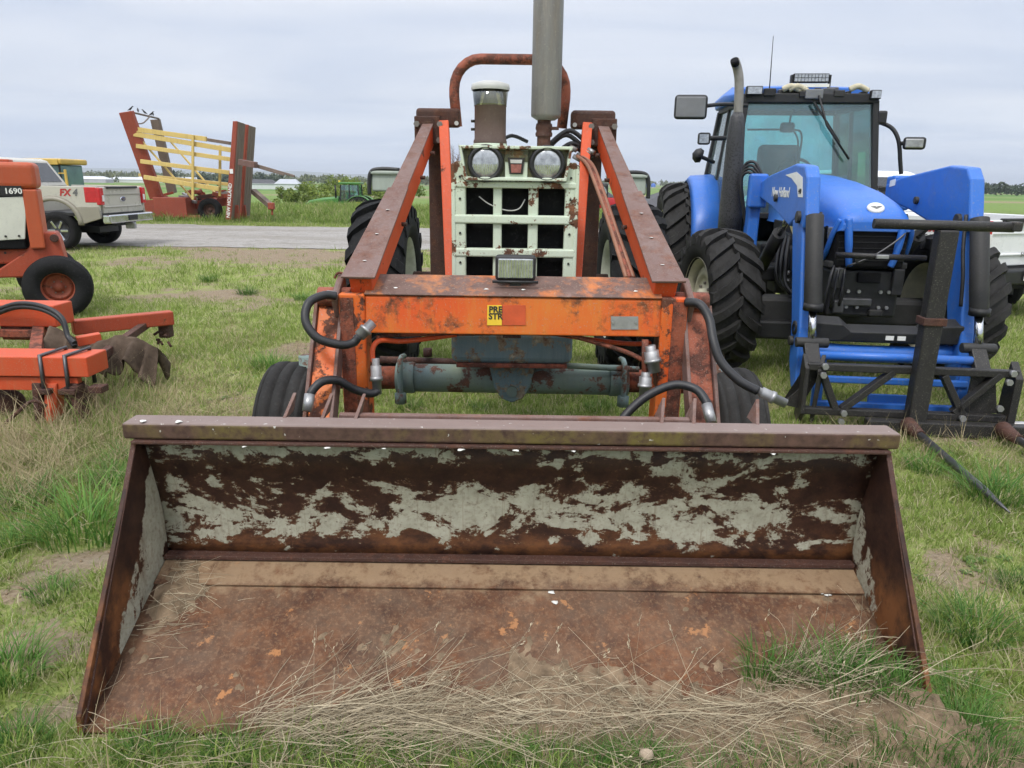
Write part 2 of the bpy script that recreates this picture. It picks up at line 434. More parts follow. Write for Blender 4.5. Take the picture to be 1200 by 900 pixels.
# ------------------------------------------------------------------ grass by geometry nodes
def blade_mesh(n, h0, h1, spread, lean, w, name, mat, segs=3, seed=0):
    r = random.Random(seed); vs = []; fs = []
    for i in range(n):
        a = r.random() * 6.283; q = spread * math.sqrt(r.random()); bx, by = q * math.cos(a), q * math.sin(a)
        hh = h0 + (h1 - h0) * r.random(); la = a + r.uniform(-.9, .9); ln = lean * hh * r.uniform(.3, 1.15); ww = w * r.uniform(.6, 1.2)
        px, py = -math.sin(la + r.uniform(-.8, .8)), math.cos(la); b = len(vs)
        for k in range(segs + 1):
            u = k / segs; x = bx + math.cos(la) * ln * u * u; y = by + math.sin(la) * ln * u * u; z = hh * (u - .28 * lean * u * u) - .004
            q2 = ww * (1 - u) ** .7 / 2
            if k < segs: vs += [(x - px * q2, y - py * q2, z), (x + px * q2, y + py * q2, z)]
            else: vs.append((x, y, z))
        for k in range(segs - 1): fs.append((b + 2 * k, b + 2 * k + 1, b + 2 * k + 3, b + 2 * k + 2))
        fs.append((b + 2 * segs - 2, b + 2 * segs - 1, b + 2 * segs))
    me = bpy.data.meshes.new(name); me.from_pydata(vs, [], fs); me.materials.append(MATS[mat]); return me
def leafmat(name, c0, c1, dry=None, dryamt=.3, transl=.25):
    t = NT(name)
    rnd = t.n('ShaderNodeObjectInfo').outputs['Random']
    g = t.n('ShaderNodeNewGeometry').outputs['Random Per Island']
    c = t.mix(g, c0, c1)
    c = t.mix(t.math('MULTIPLY', rnd, .6), c, [x * .6 for x in c0])
    if dry: c = t.mix(t.ramp(t.math('ADD', t.math('MULTIPLY', g, .6), t.math('MULTIPLY', rnd, .4)), 1 - dryamt - .06, 1 - dryamt), c, dry)
    t.done(c, .65, 0, .25)
    t.b.inputs['Subsurface Weight'].default_value = 0
    o = t.t.nodes['Material Output']; tr = t.n('ShaderNodeBsdfTranslucent'); t.put(tr.inputs[0], c); ms = t.n('ShaderNodeMixShader'); ms.inputs[0].default_value = transl
    t.l(t.b.outputs[0], ms.inputs[1]); t.l(tr.outputs[0], ms.inputs[2]); t.l(ms.outputs[0], o.inputs[0])
    return t.m
leafmat('short_grass', (.19, .275, .055), (.40, .48, .13), (.55, .49, .32), .26, .38)
leafmat('lush_grass', (.060, .155, .028), (.175, .32, .065), (.40, .36, .2), .05, .35)
leafmat('bank_grass', (.15, .24, .045), (.31, .40, .10), (.45, .40, .22), .20, .35)
leafmat('dry_stalk', (.36, .29, .16), (.56, .47, .30))
PROTO = bpy.data.collections.new('grass_prototypes')
def protos(specs):
    """prototype blades held outside the scene"""
    c = bpy.data.collections.new('blades')
    for i, me in enumerate(specs):
        o = bpy.data.objects.new('%02d_blades' % i, me); c.objects.link(o)
    return c
def scatter(name, pts, scl, tilt, coll, label):
    """one point per clump; geometry nodes set a clump on each"""
    me = bpy.data.meshes.new(name); me.from_pydata(pts, [], [])
    n = len(pts)
    a = me.attributes.new('sc', 'FLOAT', 'POINT'); a.data.foreach_set('value', np.asarray(scl, dtype=np.float32))
    rot = np.zeros((n, 3), dtype=np.float32); rot[:, 2] = RNG.random(n) * 6.283; rot[:, :2] = RNG.normal(0, tilt, (n, 2))
    a = me.attributes.new('rot', 'FLOAT_VECTOR', 'POINT'); a.data.foreach_set('vector', rot.ravel())
    o = bpy.data.objects.new(name, me); COL.objects.link(o); tag(o, label, None, None, 'stuff')
    ng = bpy.data.node_groups.new(name, 'GeometryNodeTree')
    ng.interface.new_socket('Geometry', in_out='INPUT', socket_type='NodeSocketGeometry'); ng.interface.new_socket('Geometry', in_out='OUTPUT', socket_type='NodeSocketGeometry')
    N = ng.nodes.new; i_ = N('NodeGroupInput'); o_ = N('NodeGroupOutput'); ins = N('GeometryNodeInstanceOnPoints'); ci = N('GeometryNodeCollectionInfo')
    ci.inputs['Collection'].default_value = coll; ci.inputs['Separate Children'].default_value = True; ci.inputs['Reset Children'].default_value = True
    ra = N('GeometryNodeInputNamedAttribute'); ra.data_type = 'FLOAT_VECTOR'; ra.inputs['Name'].default_value = 'rot'
    sa = N('GeometryNodeInputNamedAttribute'); sa.data_type = 'FLOAT'; sa.inputs['Name'].default_value = 'sc'
    L = ng.links.new
    L(i_.outputs[0], ins.inputs['Points']); L(ci.outputs[0], ins.inputs['Instance']); ins.inputs['Pick Instance'].default_value = True
    L(ra.outputs['Attribute'], ins.inputs['Rotation']); L(sa.outputs['Attribute'], ins.inputs['Scale']); L(ins.outputs[0], o_.inputs[0])
    m = o.modifiers.new('clumps', 'NODES'); m.node_group = ng
    return o
def sow(y0, y1, density, keep):
    pts = []; sc = []
    area = .80 * (y1 ** 2 - y0 ** 2) + 3.2 * (y1 - y0)
    for _ in range(int(area * density)):
        while True:
            y = random.uniform(y0, y1); x = random.uniform(-1, 1) * (.80 * y1 + 1.6)
            if abs(x) < .80 * y + 1.6: break
        k = keep(x, y)
        if k > random.random():
            pts.append((x, y, gz(x, y))); sc.append(random.uniform(.6, 1.25) * (.55 + .6 * min(1, k)))
    return pts, sc
def in_bucket(x, y): return abs(x) < 1.29 and 1.80 < y < 2.75
def turf_keep(x, y):
    a, b = road_edges(x)
    if a - .1 < y < b + .1 or in_bucket(x, y): return 0
    d = dirt_amount(x, y); return max(0.14, min(1, .95 - .95 * d))
short = protos([blade_mesh(13, .020, .060, .055, .9, .0042, 'blades_short_%d' % i, 'short_grass', 3, i) for i in range(5)] +
               [blade_mesh(10, .035, .085, .045, .8, .0050, 'blades_mid_%d' % i, 'short_grass', 3, 20 + i) for i in range(2)])
p1, s1 = sow(1.1, 5.0, 1250, turf_keep)
p2, s2 = sow(5.0, 10.0, 430, turf_keep)
p3, s3 = sow(10.0, 27.0, 75, turf_keep)
scatter('yard_grass', p1 + p2 + p3, list(np.array(s1)) + list(np.array(s2) * 1.25) + list(np.array(s3) * 2.0), .22, short, 'short patchy green grass covering the yard')
bank = protos([blade_mesh(16, .10, .30, .16, .8, .014, 'blades_bank_%d' % i, 'bank_grass', 3, 40 + i) for i in range(4)])
def bank_keep(x, y):
    return (.75 + .5 * fbm(x, y, .4)) * (1 if y > road_edges(x)[1] + .1 else 0)
p4, s4 = sow(27, 44, 22, bank_keep)
scatter('bank_grass', p4, np.array(s4) * 1.35, .2, bank, 'rough long grass on the bank beyond the gravel road')
# scattered dead stalks lying in the turf
dry = protos([blade_mesh(7, .05, .15, .07, 1.5, .003, 'blades_dry_%d' % i, 'dry_stalk', 3, 60 + i) for i in range(4)])
p5, s5 = sow(1.1, 7.5, 190, lambda x, y: 0 if in_bucket(x, y) else max(.30, min(.9, .45 + .7 * fbm(x, y, .8, 3, 9.7))))
q5 = [G(random.gauss(180, 70), random.gauss(490, 45)) for _ in range(900)] + [G(random.gauss(30, 40), random.gauss(550, 25)) for _ in range(400)]
q5 = [(p.x, p.y, 0) for p in q5 if not in_bucket(p.x, p.y)]
scatter('dead_grass', p5 + q5, list(np.array(s5)) + [random.uniform(.8, 1.5) for _ in q5], .5, dry, 'bleached dead grass stalks lying among the green')

# flat rosettes of broad-leaved weeds, and crumbs of soil on the bare spots
def rosette(name, n, L, seed):
    r = random.Random(seed); vs = []; fs = []
    for i in range(n):
        a = 6.283 * i / n + r.uniform(-.3, .3); l = L * r.uniform(.6, 1.2); w = l * .2; b = len(vs); ca, sa = math.cos(a), math.sin(a)
        for u, ww, z in ((0, .25, .004), (.35, .8, .016), (.7, 1.0, .018), (1.0, .1, .006)):
            for s_ in (-1, 1): vs.append((ca * l * u - sa * w * ww * s_, sa * l * u + ca * w * ww * s_, z + r.uniform(-.002, .004)))
        for k in range(3): fs.append((b + 2 * k, b + 2 * k + 1, b + 2 * k + 3, b + 2 * k + 2))
    me = bpy.data.meshes.new(name); me.from_pydata(vs, [], fs); me.materials.append(MATS['weed_leaf']); return me
leafmat('weed_leaf', (.075, .15, .034), (.17, .26, .075), (.30, .28, .15), .1)
weeds = protos([rosette('weed_%d' % i, 7 + i, .045 + .01 * i, 300 + i) for i in range(3)])
pw, sw_ = sow(1.1, 7.0, 45, lambda x, y: 0 if in_bucket(x, y) else max(0, .25 + .9 * fbm(x, y, .7, 3, 14.2)))
scatter('yard_weeds', pw, np.array(sw_) * .6, .12, weeds, 'low broad leaved weeds spread through the turf')
plain('clod_soil', (.26, .19, .125), .95, var=.45, scale=60, spec=.1)
def clod(name, seed):
    r = random.Random(seed); rings = [[V((math.cos(a) * q * r.uniform(.7, 1.25), math.sin(a) * q * r.uniform(.7, 1.25), h)) for a in np.linspace(0, 6.283, 8)[:-1]] for h, q in ((-.3, .7), (.2, 1.0), (.55, .75), (.75, .2))]
    me = MB().loft(rings).mesh(name); me.materials.append(MATS['clod_soil']); return me
clods = protos([clod('clod_%d' % i, i) for i in range(4)])
pc_, sc_ = sow(1.1, 9.0, 260, lambda x, y: 0 if in_bucket(x, y) else max(0.0, min(1, dirt_amount(x, y) * 1.2 - .15)))
scatter('soil_crumbs', pc_, [.0025 + .012 * random.random() ** 4 for _ in pc_], .3, clods, 'small soil crumbs and grit on the bare patches')

# lush tufts one can count
tuft_meshes = [blade_mesh(230, .10, .27, .15, .95, .0065, 'tuft_%d' % i, 'lush_grass', 4, 80 + i) for i in range(3)]
TUFTS = [(100, 625, 1.35), (30, 590, .85), (5, 795, .8), (130, 570, .8), (150, 545, .8), (15, 640, .6), (318, 432, 1.0), (60, 700, .5), (20, 875, .6),
         (1165, 585, 1.15), (1085, 552, .7), (1140, 745, .85), (1120, 815, .6), (1190, 690, .5), (640, 890, .42), (590, 885, .40), (480, 880, .42), (745, 885, .45), (390, 882, .40), (270, 885, .45), (170, 880, .5), (700, 892, .35), (545, 895, .35), (1060, 845, .35),
         (1150, 860, .6), (700, 482, .6), (560, 480, .5), (480, 480, .6), (290, 345, .9), (355, 352, .8), (245, 330, .9), (1000, 560, .0)]
TUFT_LABEL = {(100, 625): 'largest lush grass tuft, beside the left flank of the rusty bucket', (1165, 585): 'wide lush grass tuft beside the steel spear tine', (1085, 552): 'small grass tuft straddled by the spear tine near its socket',
    (318, 432): 'dark green grass tuft beside the loader tractor front tyre', (700, 482): 'green grass tuft under the loader tractor axle by the orange leg', (560, 480): 'green grass tuft under the middle of the front axle', (480, 480): 'green grass tuft under the axle by the hanging coupler',
    (1140, 745): 'lush grass tuft beside the right flank of the rusty bucket', (130, 570): 'green grass tuft between the bucket corner and the plough'}
for i, (a, b, sc) in enumerate(TUFTS):
    if sc <= 0: continue
    p = G(a, b); o = put('grass_tuft', tuft_meshes[i % 3], 'lush_grass'); o.location = (p.x, p.y, gz(p.x, p.y)); o.rotation_euler[2] = i * 2.4; o.scale = (sc, sc, sc * .85)
    tag(o, TUFT_LABEL.get((a, b), 'lush dark green grass tuft growing taller than the turf around it'), 'grass', 'lush grass tufts in the yard')

# ------------------------------------------------------------------ bushes, far woods, far buildings
leafmat('bush_leaf', (.13, .19, .034), (.30, .36, .075))
leafmat('wood_leaf', (.085, .105, .050), (.19, .20, .095), (.22, .19, .14), .35, .15)
leafmat('dark_leaf', (.030, .048, .024), (.055, .075, .034), transl=.1)
plain('bark', (.085, .065, .05), .9, var=.4, scale=9, bump=.4)
def leaves(mb_v, mb_f, c, rad, n, size, r):
    """small leaf faces through a lobe's volume, denser at its skin"""
    for _ in range(n):
        d = V((r.gauss(0, 1), r.gauss(0, 1), r.gauss(0, 1))).normalized(); q = V((d.x * rad[0], d.y * rad[1], d.z * rad[2])) * (r.random() ** .35)
        p = V(c) + q; nrm = (d + V((r.gauss(0, .6), r.gauss(0, .6), r.gauss(0, .6)))).normalized(); _, a, b = frame_of(nrm); s = size * r.uniform(.6, 1.4)
        t = r.random() * 6.28; a, b = a * math.cos(t) + b * math.sin(t), b * math.cos(t) - a * math.sin(t)
        k = len(mb_v); mb_v += [p - a * s, p + b * s * .55, p + a * s, p - b * s * .55]; mb_f.append((k, k + 1, k + 2, k + 3))
def foliage(name, lobes, size, mat, parent, seed, per=160):
    r = random.Random(seed); vs = []; fs = []
    for c, rad in lobes: leaves(vs, fs, c, rad, per, size, r)
    me = bpy.data.meshes.new(name); me.from_pydata([tuple(v) for v in vs], [], fs); return put(name, me, mat, parent)
def bush(loc, w, h, seed, label, group, mat='bush_leaf', n=9, size=.11, per=170):
    r = random.Random(seed); o = thing('bush', label, 'bush', loc, 0, group)
    lobes = []
    for i in range(n):
        a = r.uniform(-1, 1); u = r.random(); lobes.append((V((a * w * .5 * (1 - .3 * u), r.uniform(-.4, .4) * w, h * (.25 + .6 * u))), (w * r.uniform(.14, .26), w * r.uniform(.14, .26), h * r.uniform(.13, .24))))
    foliage('crown', lobes, size, mat, o, seed, per)
    mb = MB()
    for i in range(5):
        e = lobes[i % len(lobes)][0]; mb.tube(curve([V((r.uniform(-.2, .2), 0, -.1)), V((e.x * .4, e.y * .4, e.z * .5)), e], 3), [.05, .045, .04, .035, .03, .02, .01], 5)
    mb.build('stem', 'bark', o)
    return o
set_org((0, 0, 0))
for i, (px, w, top) in enumerate(((352, 3.0, 214), (372, 3.4, 208), (392, 3.6, 205), (412, 3.6, 206), (432, 3.4, 204), (455, 3.6, 202), (478, 3.2, 205), (334, 2.6, 219))):
    p = P(px, 226, 72 + 2.5 * (i % 3)); z0 = gz(p.x, p.y) - .05; zt = P(px, top, p.y).z
    bush((p.x, p.y, z0), w, zt - z0, 100 + i, 'rounded spring green bush in the row behind the green tractor', 'bushes in a row beyond the bank')
# bare twiggy shrub seen beside the loader mast
plain('twig', (.16, .12, .10), .9, var=.3)
o = thing('bare_shrub', 'leafless brown twiggy shrub standing behind the mint tractor', 'shrub', (*P(528, 240, 40).xy, gz(*P(528, 240, 40).xy)))
set_org(o.location); r = random.Random(4); mb = MB()
for i in range(70):
    a = r.uniform(0, 6.28); q = r.uniform(.2, 1.3); hh = r.uniform(1.6, 3.3) - gz(*o.location.xy) * 0
    b = o.location; e = b + V((math.cos(a) * q, math.sin(a) * q, hh)); m = b + (e - b) * .5 + V((r.uniform(-.2, .2), r.uniform(-.2, .2), .1))
    mb.tube([b, m, e], [.022, .014, .006], 4)
    for k in range(5):
        u = r.uniform(.4, .95); s = b + (e - b) * u; mb.tube([s, s + V((r.uniform(-.4, .4), r.uniform(-.4, .4), r.uniform(.1, .5)))], [.008, .004], 3)
mb.build('branch', 'twig', o); set_org((0, 0, 0))

# woods far off: one mass of crowns
def wood(name, bands, mat, label, seed, size):
    r = random.Random(seed); vs = []; fs = []
    for (pa, pb, Y0, Y1, h0, h1, n) in bands:
        for _ in range(n):
            px = r.uniform(pa, pb); Y = r.uniform(Y0, Y1); x = P(px, 220, Y).x; hh = r.uniform(h0, h1); w = hh * r.uniform(.35, .6); z = gz(x, min(Y, 399))
            leaves(vs, fs, (x, Y, z + hh * .55), (w, w, hh * .5), 46, size * hh, r)
    me = bpy.data.meshes.new(name); me.from_pydata([tuple(v) for v in vs], [], fs); o = put(name, me, mat); tag(o, label, None, None, 'stuff')
wood('far_wood', [(60, 560, 500, 1000, 5, 8, 460), (60, 330, 1000, 1900, 8, 13, 260), (660, 840, 800, 1600, 5, 8, 200), (1040, 1260, 500, 800, 4, 6, 130), (-200, 60, 500, 1000, 5, 8, 130)], 'wood_leaf', 'distant spring woods along the valley floor', 5, .15)
wood('far_evergreens', [(1150, 1260, 330, 420, 4.2, 6.0, 60), (200, 330, 380, 520, 6, 8, 26), (1060, 1150, 420, 520, 4.2, 6, 16)], 'dark_leaf', 'distant dark evergreen shelter belt', 6, .15)
# ================================================================== old mint and orange tractor with loader
ORANGE = (.62, .085, .014)
worn('orange_worn', ORANGE, (.62, .17, .025), .40, 6, (.15, .055, .03), (.055, .022, .015), .5, fade=(.40, .17, .05))
worn('beam_orange', (.60, .085, .014), (.60, .15, .022), .35, 7, (.22, .085, .03), (.085, .032, .018), .5, edge=.10, fade=(.50, .25, .045), off=(5, 2, 7))
worn('orange_arm', (.60, .080, .018), (.52, .075, .02), .30, 7, (.15, .055, .03), (.06, .025, .018), .55, off=(3, 1, 2))
worn('rust_plate', (.150, .088, .074), (.185, .125, .110), .36, 9, (.19, .075, .04), (.085, .045, .036), .6, edge=.2, bump=.15)
worn('rust_dark', (.050, .024, .019), (.075, .033, .024), .40, 10, (.12, .05, .03), (.035, .018, .014), .65, edge=.2)
worn('beam_top', (.50, .13, .03), (.45, .17, .05), .47, 5, (.165, .105, .088), (.11, .068, .056), .6, edge=.12, bump=.12, off=(1, 4, 2))
worn('rust_red', (.24, .060, .034), (.30, .085, .04), .42, 9, (.12, .045, .03), (.05, .022, .016), .6, edge=.1)
worn('mint_worn', (.58, .66, .54), (.52, .60, .47), .36, 9, (.20, .085, .04), (.06, .028, .018), .5, edge=.02, fade=(.55, .56, .38))
worn('olive_worn', (.075, .080, .045), (.055, .058, .034), .36, 9, (.2, .12, .05), (.06, .04, .02), .55, fade=(.33, .29, .10))
worn('axle_paint', (.125, .185, .200), (.165, .205, .130), .38, 8, (.15, .07, .045), (.075, .042, .032), .55, fade=(.10, .13, .10))
worn('weight_paint', (.11, .18, .21), (.16, .21, .20), .40, 12, (.30, .28, .20), (.12, .06, .035), .6)
worn('muffler_steel', (.115, .114, .112), (.20, .195, .182), .34, 5, (.20, .16, .12), (.10, .09, .082), .42, edge=.3, stretch=(2, 2, .35), bump=.08, spec=.6)
worn('cleaner_brown', (.115, .075, .062), (.09, .06, .05), .30, 14, (.30, .30, .24), (.16, .11, .08), .55)
worn('fender_grey', (.40, .45, .40), (.34, .38, .34), .2, 6, (.2, .12, .08), (.1, .06, .04), .5)
plain('copper_line', (.26, .115, .065), .55, var=.4, scale=12)
plain('lichen_rim', (.48, .50, .40), .6, var=.3)
plain('sticker_yellow', (.78, .52, .03), .5, var=.15, scale=20)
plain('sticker_red', (.52, .075, .016), .5, var=.2, scale=20)
plain('ink_black', (.02, .018, .015), .6, var=.1)
plain('plate_grey', (.30, .30, .28), .45, metal=.4, var=.25, scale=20)
plain('badge_red', (.32, .11, .09), .4, var=.5, scale=60)
plain('cap_grey', (.50, .50, .48), .55, var=.2)
glassy('bowl_glass', (.80, .78, .60), .06, .06, ((.55, .52, .40), .6))
plain('rim_mint', (.62, .64, .54), .6, var=.35, scale=6)
plain('rim_cream', (.66, .62, .46), .6, var=.3, scale=6)

# bucket shell: flaked grey paint over dark rust, laid in the bands the metal shows
def bucket_paint(name, zed, sc, offs, amt=0.0, dark=(.023, .010, .008), slant=None):
    t = NT(name); v = t.scl(t.co, sc, offs)
    a = t.noise(4.2, 10, .66, v, .8); f = t.noise(26, 6, .75, t.co); g = t.noise(9, 8, .72, v, .4)
    sx = t.n('ShaderNodeSeparateXYZ'); t.l(t.co, sx.inputs[0])
    across = sx.outputs[2]
    if slant: across = t.math('ADD', t.math('ADD', t.math('MULTIPLY', sx.outputs[1], slant[0]), t.math('MULTIPLY', sx.outputs[2], slant[1])), slant[2])
    bias = t.n('ShaderNodeValToRGB'); t.l(across, bias.inputs[0]); e = bias.color_ramp.elements
    e[0].position = zed[0][0]; e[0].color = (zed[0][1],) * 3 + (1,); e[1].position = zed[-1][0]; e[1].color = (zed[-1][1],) * 3 + (1,)
    for p, q in zed[1:-1]: x = e.new(p); x.color = (q, q, q, 1)
    s = t.math('ADD', t.math('ADD', t.math('MULTIPLY', a, .48), t.math('MULTIPLY', g, .30)), t.math('ADD', t.math('MULTIPLY', f, .16), t.math('MULTIPLY', t.noise(5, 6, .75, t.scl(t.co, (9, 1, .8))), .06)))
    s = t.math('ADD', s, t.math('SUBTRACT', bias.outputs[0], .5 - amt))
    m = t.ramp(s, .518, .530)
    paint = t.mix(t.ramp(t.noise(16, 5, .7), .35, .7), (.42, .41, .33), (.30, .29, .225))
    paint = t.mix(t.math('MULTIPLY', t.ramp(t.noise(60, 3, .6), .5, .7), .5), paint, (.18, .14, .10))
    rust = t.mix(t.ramp(t.noise(14, 7, .75), .38, .66), dark, (.060, .026, .016)); rust = t.mix(t.math('MULTIPLY', t.ramp(t.noise(70, 4, .7), .5, .66), .45), rust, (.022, .012, .010))
    low = t.ramp(sx.outputs[2], .27, .42, (1, 1, 1), (0, 0, 0))
    rust = t.mix(t.math('MULTIPLY', low, t.ramp(t.noise(6, 6, .7, v), .42, .62)), rust, (.19, .075, .028))
    drip = t.math('MULTIPLY', t.ramp(t.noise(9, 5, .7, t.scl(t.co, (6, 1, .25))), .56, .70), .55)
    paint = t.mix(drip, paint, (.15, .085, .05)); edge = t.math('SUBTRACT', t.ramp(s, .500, .518), m); rust = t.mix(t.math('MULTIPLY', edge, .5), rust, (.16, .075, .035))
    c = t.mix(m, rust, paint)
    t.bump(t.math('ADD', t.math('MULTIPLY', m, .6), t.math('MULTIPLY', f, .4)), .35, .004)
    t.done(c, t.math('ADD', t.math('MULTIPLY', m, .15), .58), 0, .3)
bucket_paint('bucket_back_paint', [(.20, .44), (.30, .455), (.345, .52), (.43, .525), (.52, .495), (.60, .465), (.66, .485), (.70, .535), (.76, .52)], (1.0, 1, 1.7), (2, 0, 0), .013)
bucket_paint('bucket_side_paint', [(0, .36), (.09, .39), (.14, .55), (.30, .59), (.36, .50)], (1, 1.3, 1.0), (4, 2, 1), .0, slant=(.827, -.5625, 1.323))
bucket_paint('bucket_side_rust', [(0, .34), (.17, .40), (.22, .52), (.30, .55), (.36, .46)], (1, 1.3, 1.0), (9, 5, 3), .0, slant=(.827, -.5625, 1.323))
t = NT('bucket_floor_rust')
a = t.noise(4, 8, .7); b = t.noise(30, 6, .75); g = t.noise(11, 6, .7)
c = t.mix(t.ramp(a, .34, .66), (.055, .028, .019), (.175, .076, .036)); c = t.mix(t.math('MULTIPLY', t.ramp(b, .42, .62), .6), c, (.055, .034, .026)); c = t.mix(t.math('MULTIPLY', t.ramp(t.noise(75, 3, .7), .5, .66), .5), c, (.24, .145, .085))
c = t.mix(t.math('MULTIPLY', t.ramp(g, .62, .66), .75), c, (.42, .19, .075))
sx = t.n('ShaderNodeSeparateXYZ'); t.l(t.co, sx.inputs[0])
back = t.ramp(t.math('ADD', sx.outputs[1], t.math('MULTIPLY', t.math('SUBTRACT', a, .5), .22)), -1.165 + 1.165, .001)      # replaced below
dirtm = t.n('ShaderNodeMapRange'); t.l(t.math('ADD', sx.outputs[1], t.math('ADD', t.math('MULTIPLY', t.math('SUBTRACT', a, .5), .30), t.math('MULTIPLY', t.math('SUBTRACT', b, .5), .10))), dirtm.inputs[0])
dirtm.inputs[1].default_value = -1.13; dirtm.inputs[2].default_value = -1.08
c = t.mix(t.math('MULTIPLY', t.math('MULTIPLY', dirtm.outputs[0], t.ramp(t.noise(20, 6, .75), .30, .52)), .9), c, t.mix(b, (.20, .13, .075), (.36, .25, .15)))
wet = t.ramp(t.noise(2.2, 3, .5), .52, .66); c = t.mix(t.math('MULTIPLY', t.ramp(t.noise(5, 6, .7), .42, .66), .34), c, (.25, .175, .115))
t.bump(t.math('ADD', b, t.math('MULTIPLY', g, .6)), .4, .006)
t.done(c, t.math('SUBTRACT', .82, t.math('MULTIPLY', wet, .25)), 0, .22)
t = NT('beam_lichen')
a = t.noise(7, 7, .7); b = t.noise(28, 5, .7); c = t.mix(t.ramp(b, .3, .7), (.050, .027, .021), (.115, .064, .050))
li = t.math('MULTIPLY', t.ramp(t.noise(3.4, 4, .6, t.scl(t.co, (1, 1, .5))), .46, .60), t.ramp(b, .36, .56))
c = t.mix(t.math('MULTIPLY', li, .7), c, (.145, .125, .022))
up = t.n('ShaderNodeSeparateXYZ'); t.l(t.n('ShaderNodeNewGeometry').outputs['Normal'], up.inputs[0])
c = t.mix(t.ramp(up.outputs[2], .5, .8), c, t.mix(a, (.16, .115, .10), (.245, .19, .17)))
c = t.mix(t.math('MULTIPLY', t.ramp(t.noise(60, 2, .5), .72, .75), .8), c, (.50, .49, .45))
t.bump(b, .35, .004); t.done(c, .62, 0, .35)

def lump(name, p, r, mat, parent, squash=.35, seed=0):
    rr = random.Random(seed); mb = MB(); n = 9; rings = []
    for h, q in ((0, 1.0), (.5, .85), (.9, .5), (1.0, .1)):
        rings.append([V(p) + V((math.cos(6.283 * k / n) * r * q * (1 + .35 * math.sin(k * 2.1 + seed)), math.sin(6.283 * k / n) * r * q * (1 + .3 * math.cos(k * 1.7 + seed)), h * r * squash)) for k in range(n)])
    return mb.loft(rings).build(name, mat, parent)

# generic wheels -----------------------------------------------------
def lug_tyre(c, axis, R, W, rim, lugs=20, depth=.045, mb=None):
    """farm tyre: rounded carcass with slanted lugs on both halves"""
    mb = mb or MB(); c = V(c); d, a, b = frame_of(axis); r0 = R - depth; w = W / 2
    prof = [(rim * .96, -w * .62), (rim * 1.03, -w * .80), (rim + (r0 - rim) * .45, -w * .99), (rim + (r0 - rim) * .80, -w * .95), (r0 - .02 * R, -w * .80), (r0, -w * .4), (r0 + .006, 0),
            (r0, w * .4), (r0 - .02 * R, w * .80), (rim + (r0 - rim) * .80, w * .95), (rim + (r0 - rim) * .45, w * .99), (rim * 1.03, w * .80), (rim * .96, w * .62)]
    mb.lathe(prof, c, axis, 56)
    def pt(u, th, rr): return c + d * u + (a * math.cos(th) + b * math.sin(th)) * rr
    pitch = 6.28318 / lugs; lw = pitch * .21
    for s in (-1, 1):
        for i in range(lugs):
            t0 = (i + (.5 if s > 0 else 0)) * pitch; rings = []
            for k in range(6):
                q = k / 5; u = s * w * (-.06 + 1.06 * q); th = t0 + pitch * (.95 * q ** .85); hw = lw * (1.0 + .25 * q)
                drop = (0, 0, .004, .012, .03, .075)[k] * R * 1.1
                base = r0 - .03 - drop * 1.15; top = R - drop
                rings.append([pt(u, th - hw * 1.25, base), pt(u, th - hw * .8, top), pt(u, th + hw * .8, top), pt(u, th + hw * 1.25, base)])
            mb.loft(rings, smooth=False)
    return mb
def rib_tyre(c, axis, R, W, rim, ribs=3, mb=None):
    """front tyre with grooves running round"""
    mb = mb or MB(); w = W / 2
    prof = [(rim * .95, -w * .6), (rim * 1.04, -w * .85), (rim + (R - rim) * .5, -w), (R * .965, -w * .84), (R * .985, -w * .72)]
    for i in range(ribs):
        u0 = -w * .72 + 1.44 * w * i / ribs; u1 = -w * .72 + 1.44 * w * (i + 1) / ribs; g = (u1 - u0) * .14
        prof += [(R * .962, u0 + g * .3), (R * .995, u0 + g), (R, (u0 + u1) / 2), (R * .995, u1 - g), (R * .962, u1 - g * .3)]
    prof += [(R * .985, w * .72), (R * .965, w * .84), (rim + (R - rim) * .5, w), (rim * 1.04, w * .85), (rim * .95, w * .6)]
    return mb.lathe(prof, c, axis, 44)
def dish_rim(c, axis, rim, W, dish=.25, hub=.3):
    """pressed disc with a rolled edge; the outer side looks along axis"""
    w = W / 2; mb = MB()
    mb.lathe([(rim * 1.04, w * .84), (rim * 1.05, w * .78), (rim * .95, w * .70), (rim * .92, w * .2), (rim * .86, w * dish), (rim * .62, w * (dish + .12)), (rim * .58, w * (dish + .02)), (rim * hub, w * dish), (rim * hub * .9, w * (dish + .25)), (0.001, w * (dish + .25))], c, axis, 36)
    mb.lathe([(rim * 1.04, -w * .84), (rim * .95, -w * .70), (rim * .92, w * .2), (rim * .5, w * (dish - .1)), (0.001, w * (dish - .1))], c, axis, 36)
    return mb
def wheel(name, parent, c, axis, R, W, rim, kind, tyre_mat, rim_mat, lugs=20, depth=.045, ribs=3, dish=.25, nuts=8):
    wh = dish_rim(c, axis, rim, W, dish).build(name, rim_mat, parent)
    (lug_tyre(c, axis, R, W, rim, lugs, depth) if kind == 'lug' else rib_tyre(c, axis, R, W, rim, ribs)).build('tyre', tyre_mat, wh)
    d, a, b = frame_of(axis)
    for i in range(nuts):
        t_ = 6.283 * i / nuts; q = V(c) + d * (W / 2 * dish) + (a * math.cos(t_) + b * math.sin(t_)) * rim * .42
        MB().cyl(q - d * .005, q + d * .02, R * .022, n=6).build('wheel_nut', 'bolt_steel', wh)
    return wh

T = thing('loader_tractor', 'old mint and orange tractor with a rusty front loader bucket on the ground', 'tractor', (0, 3.4, 0))
set_org((0, 3.4, 0))
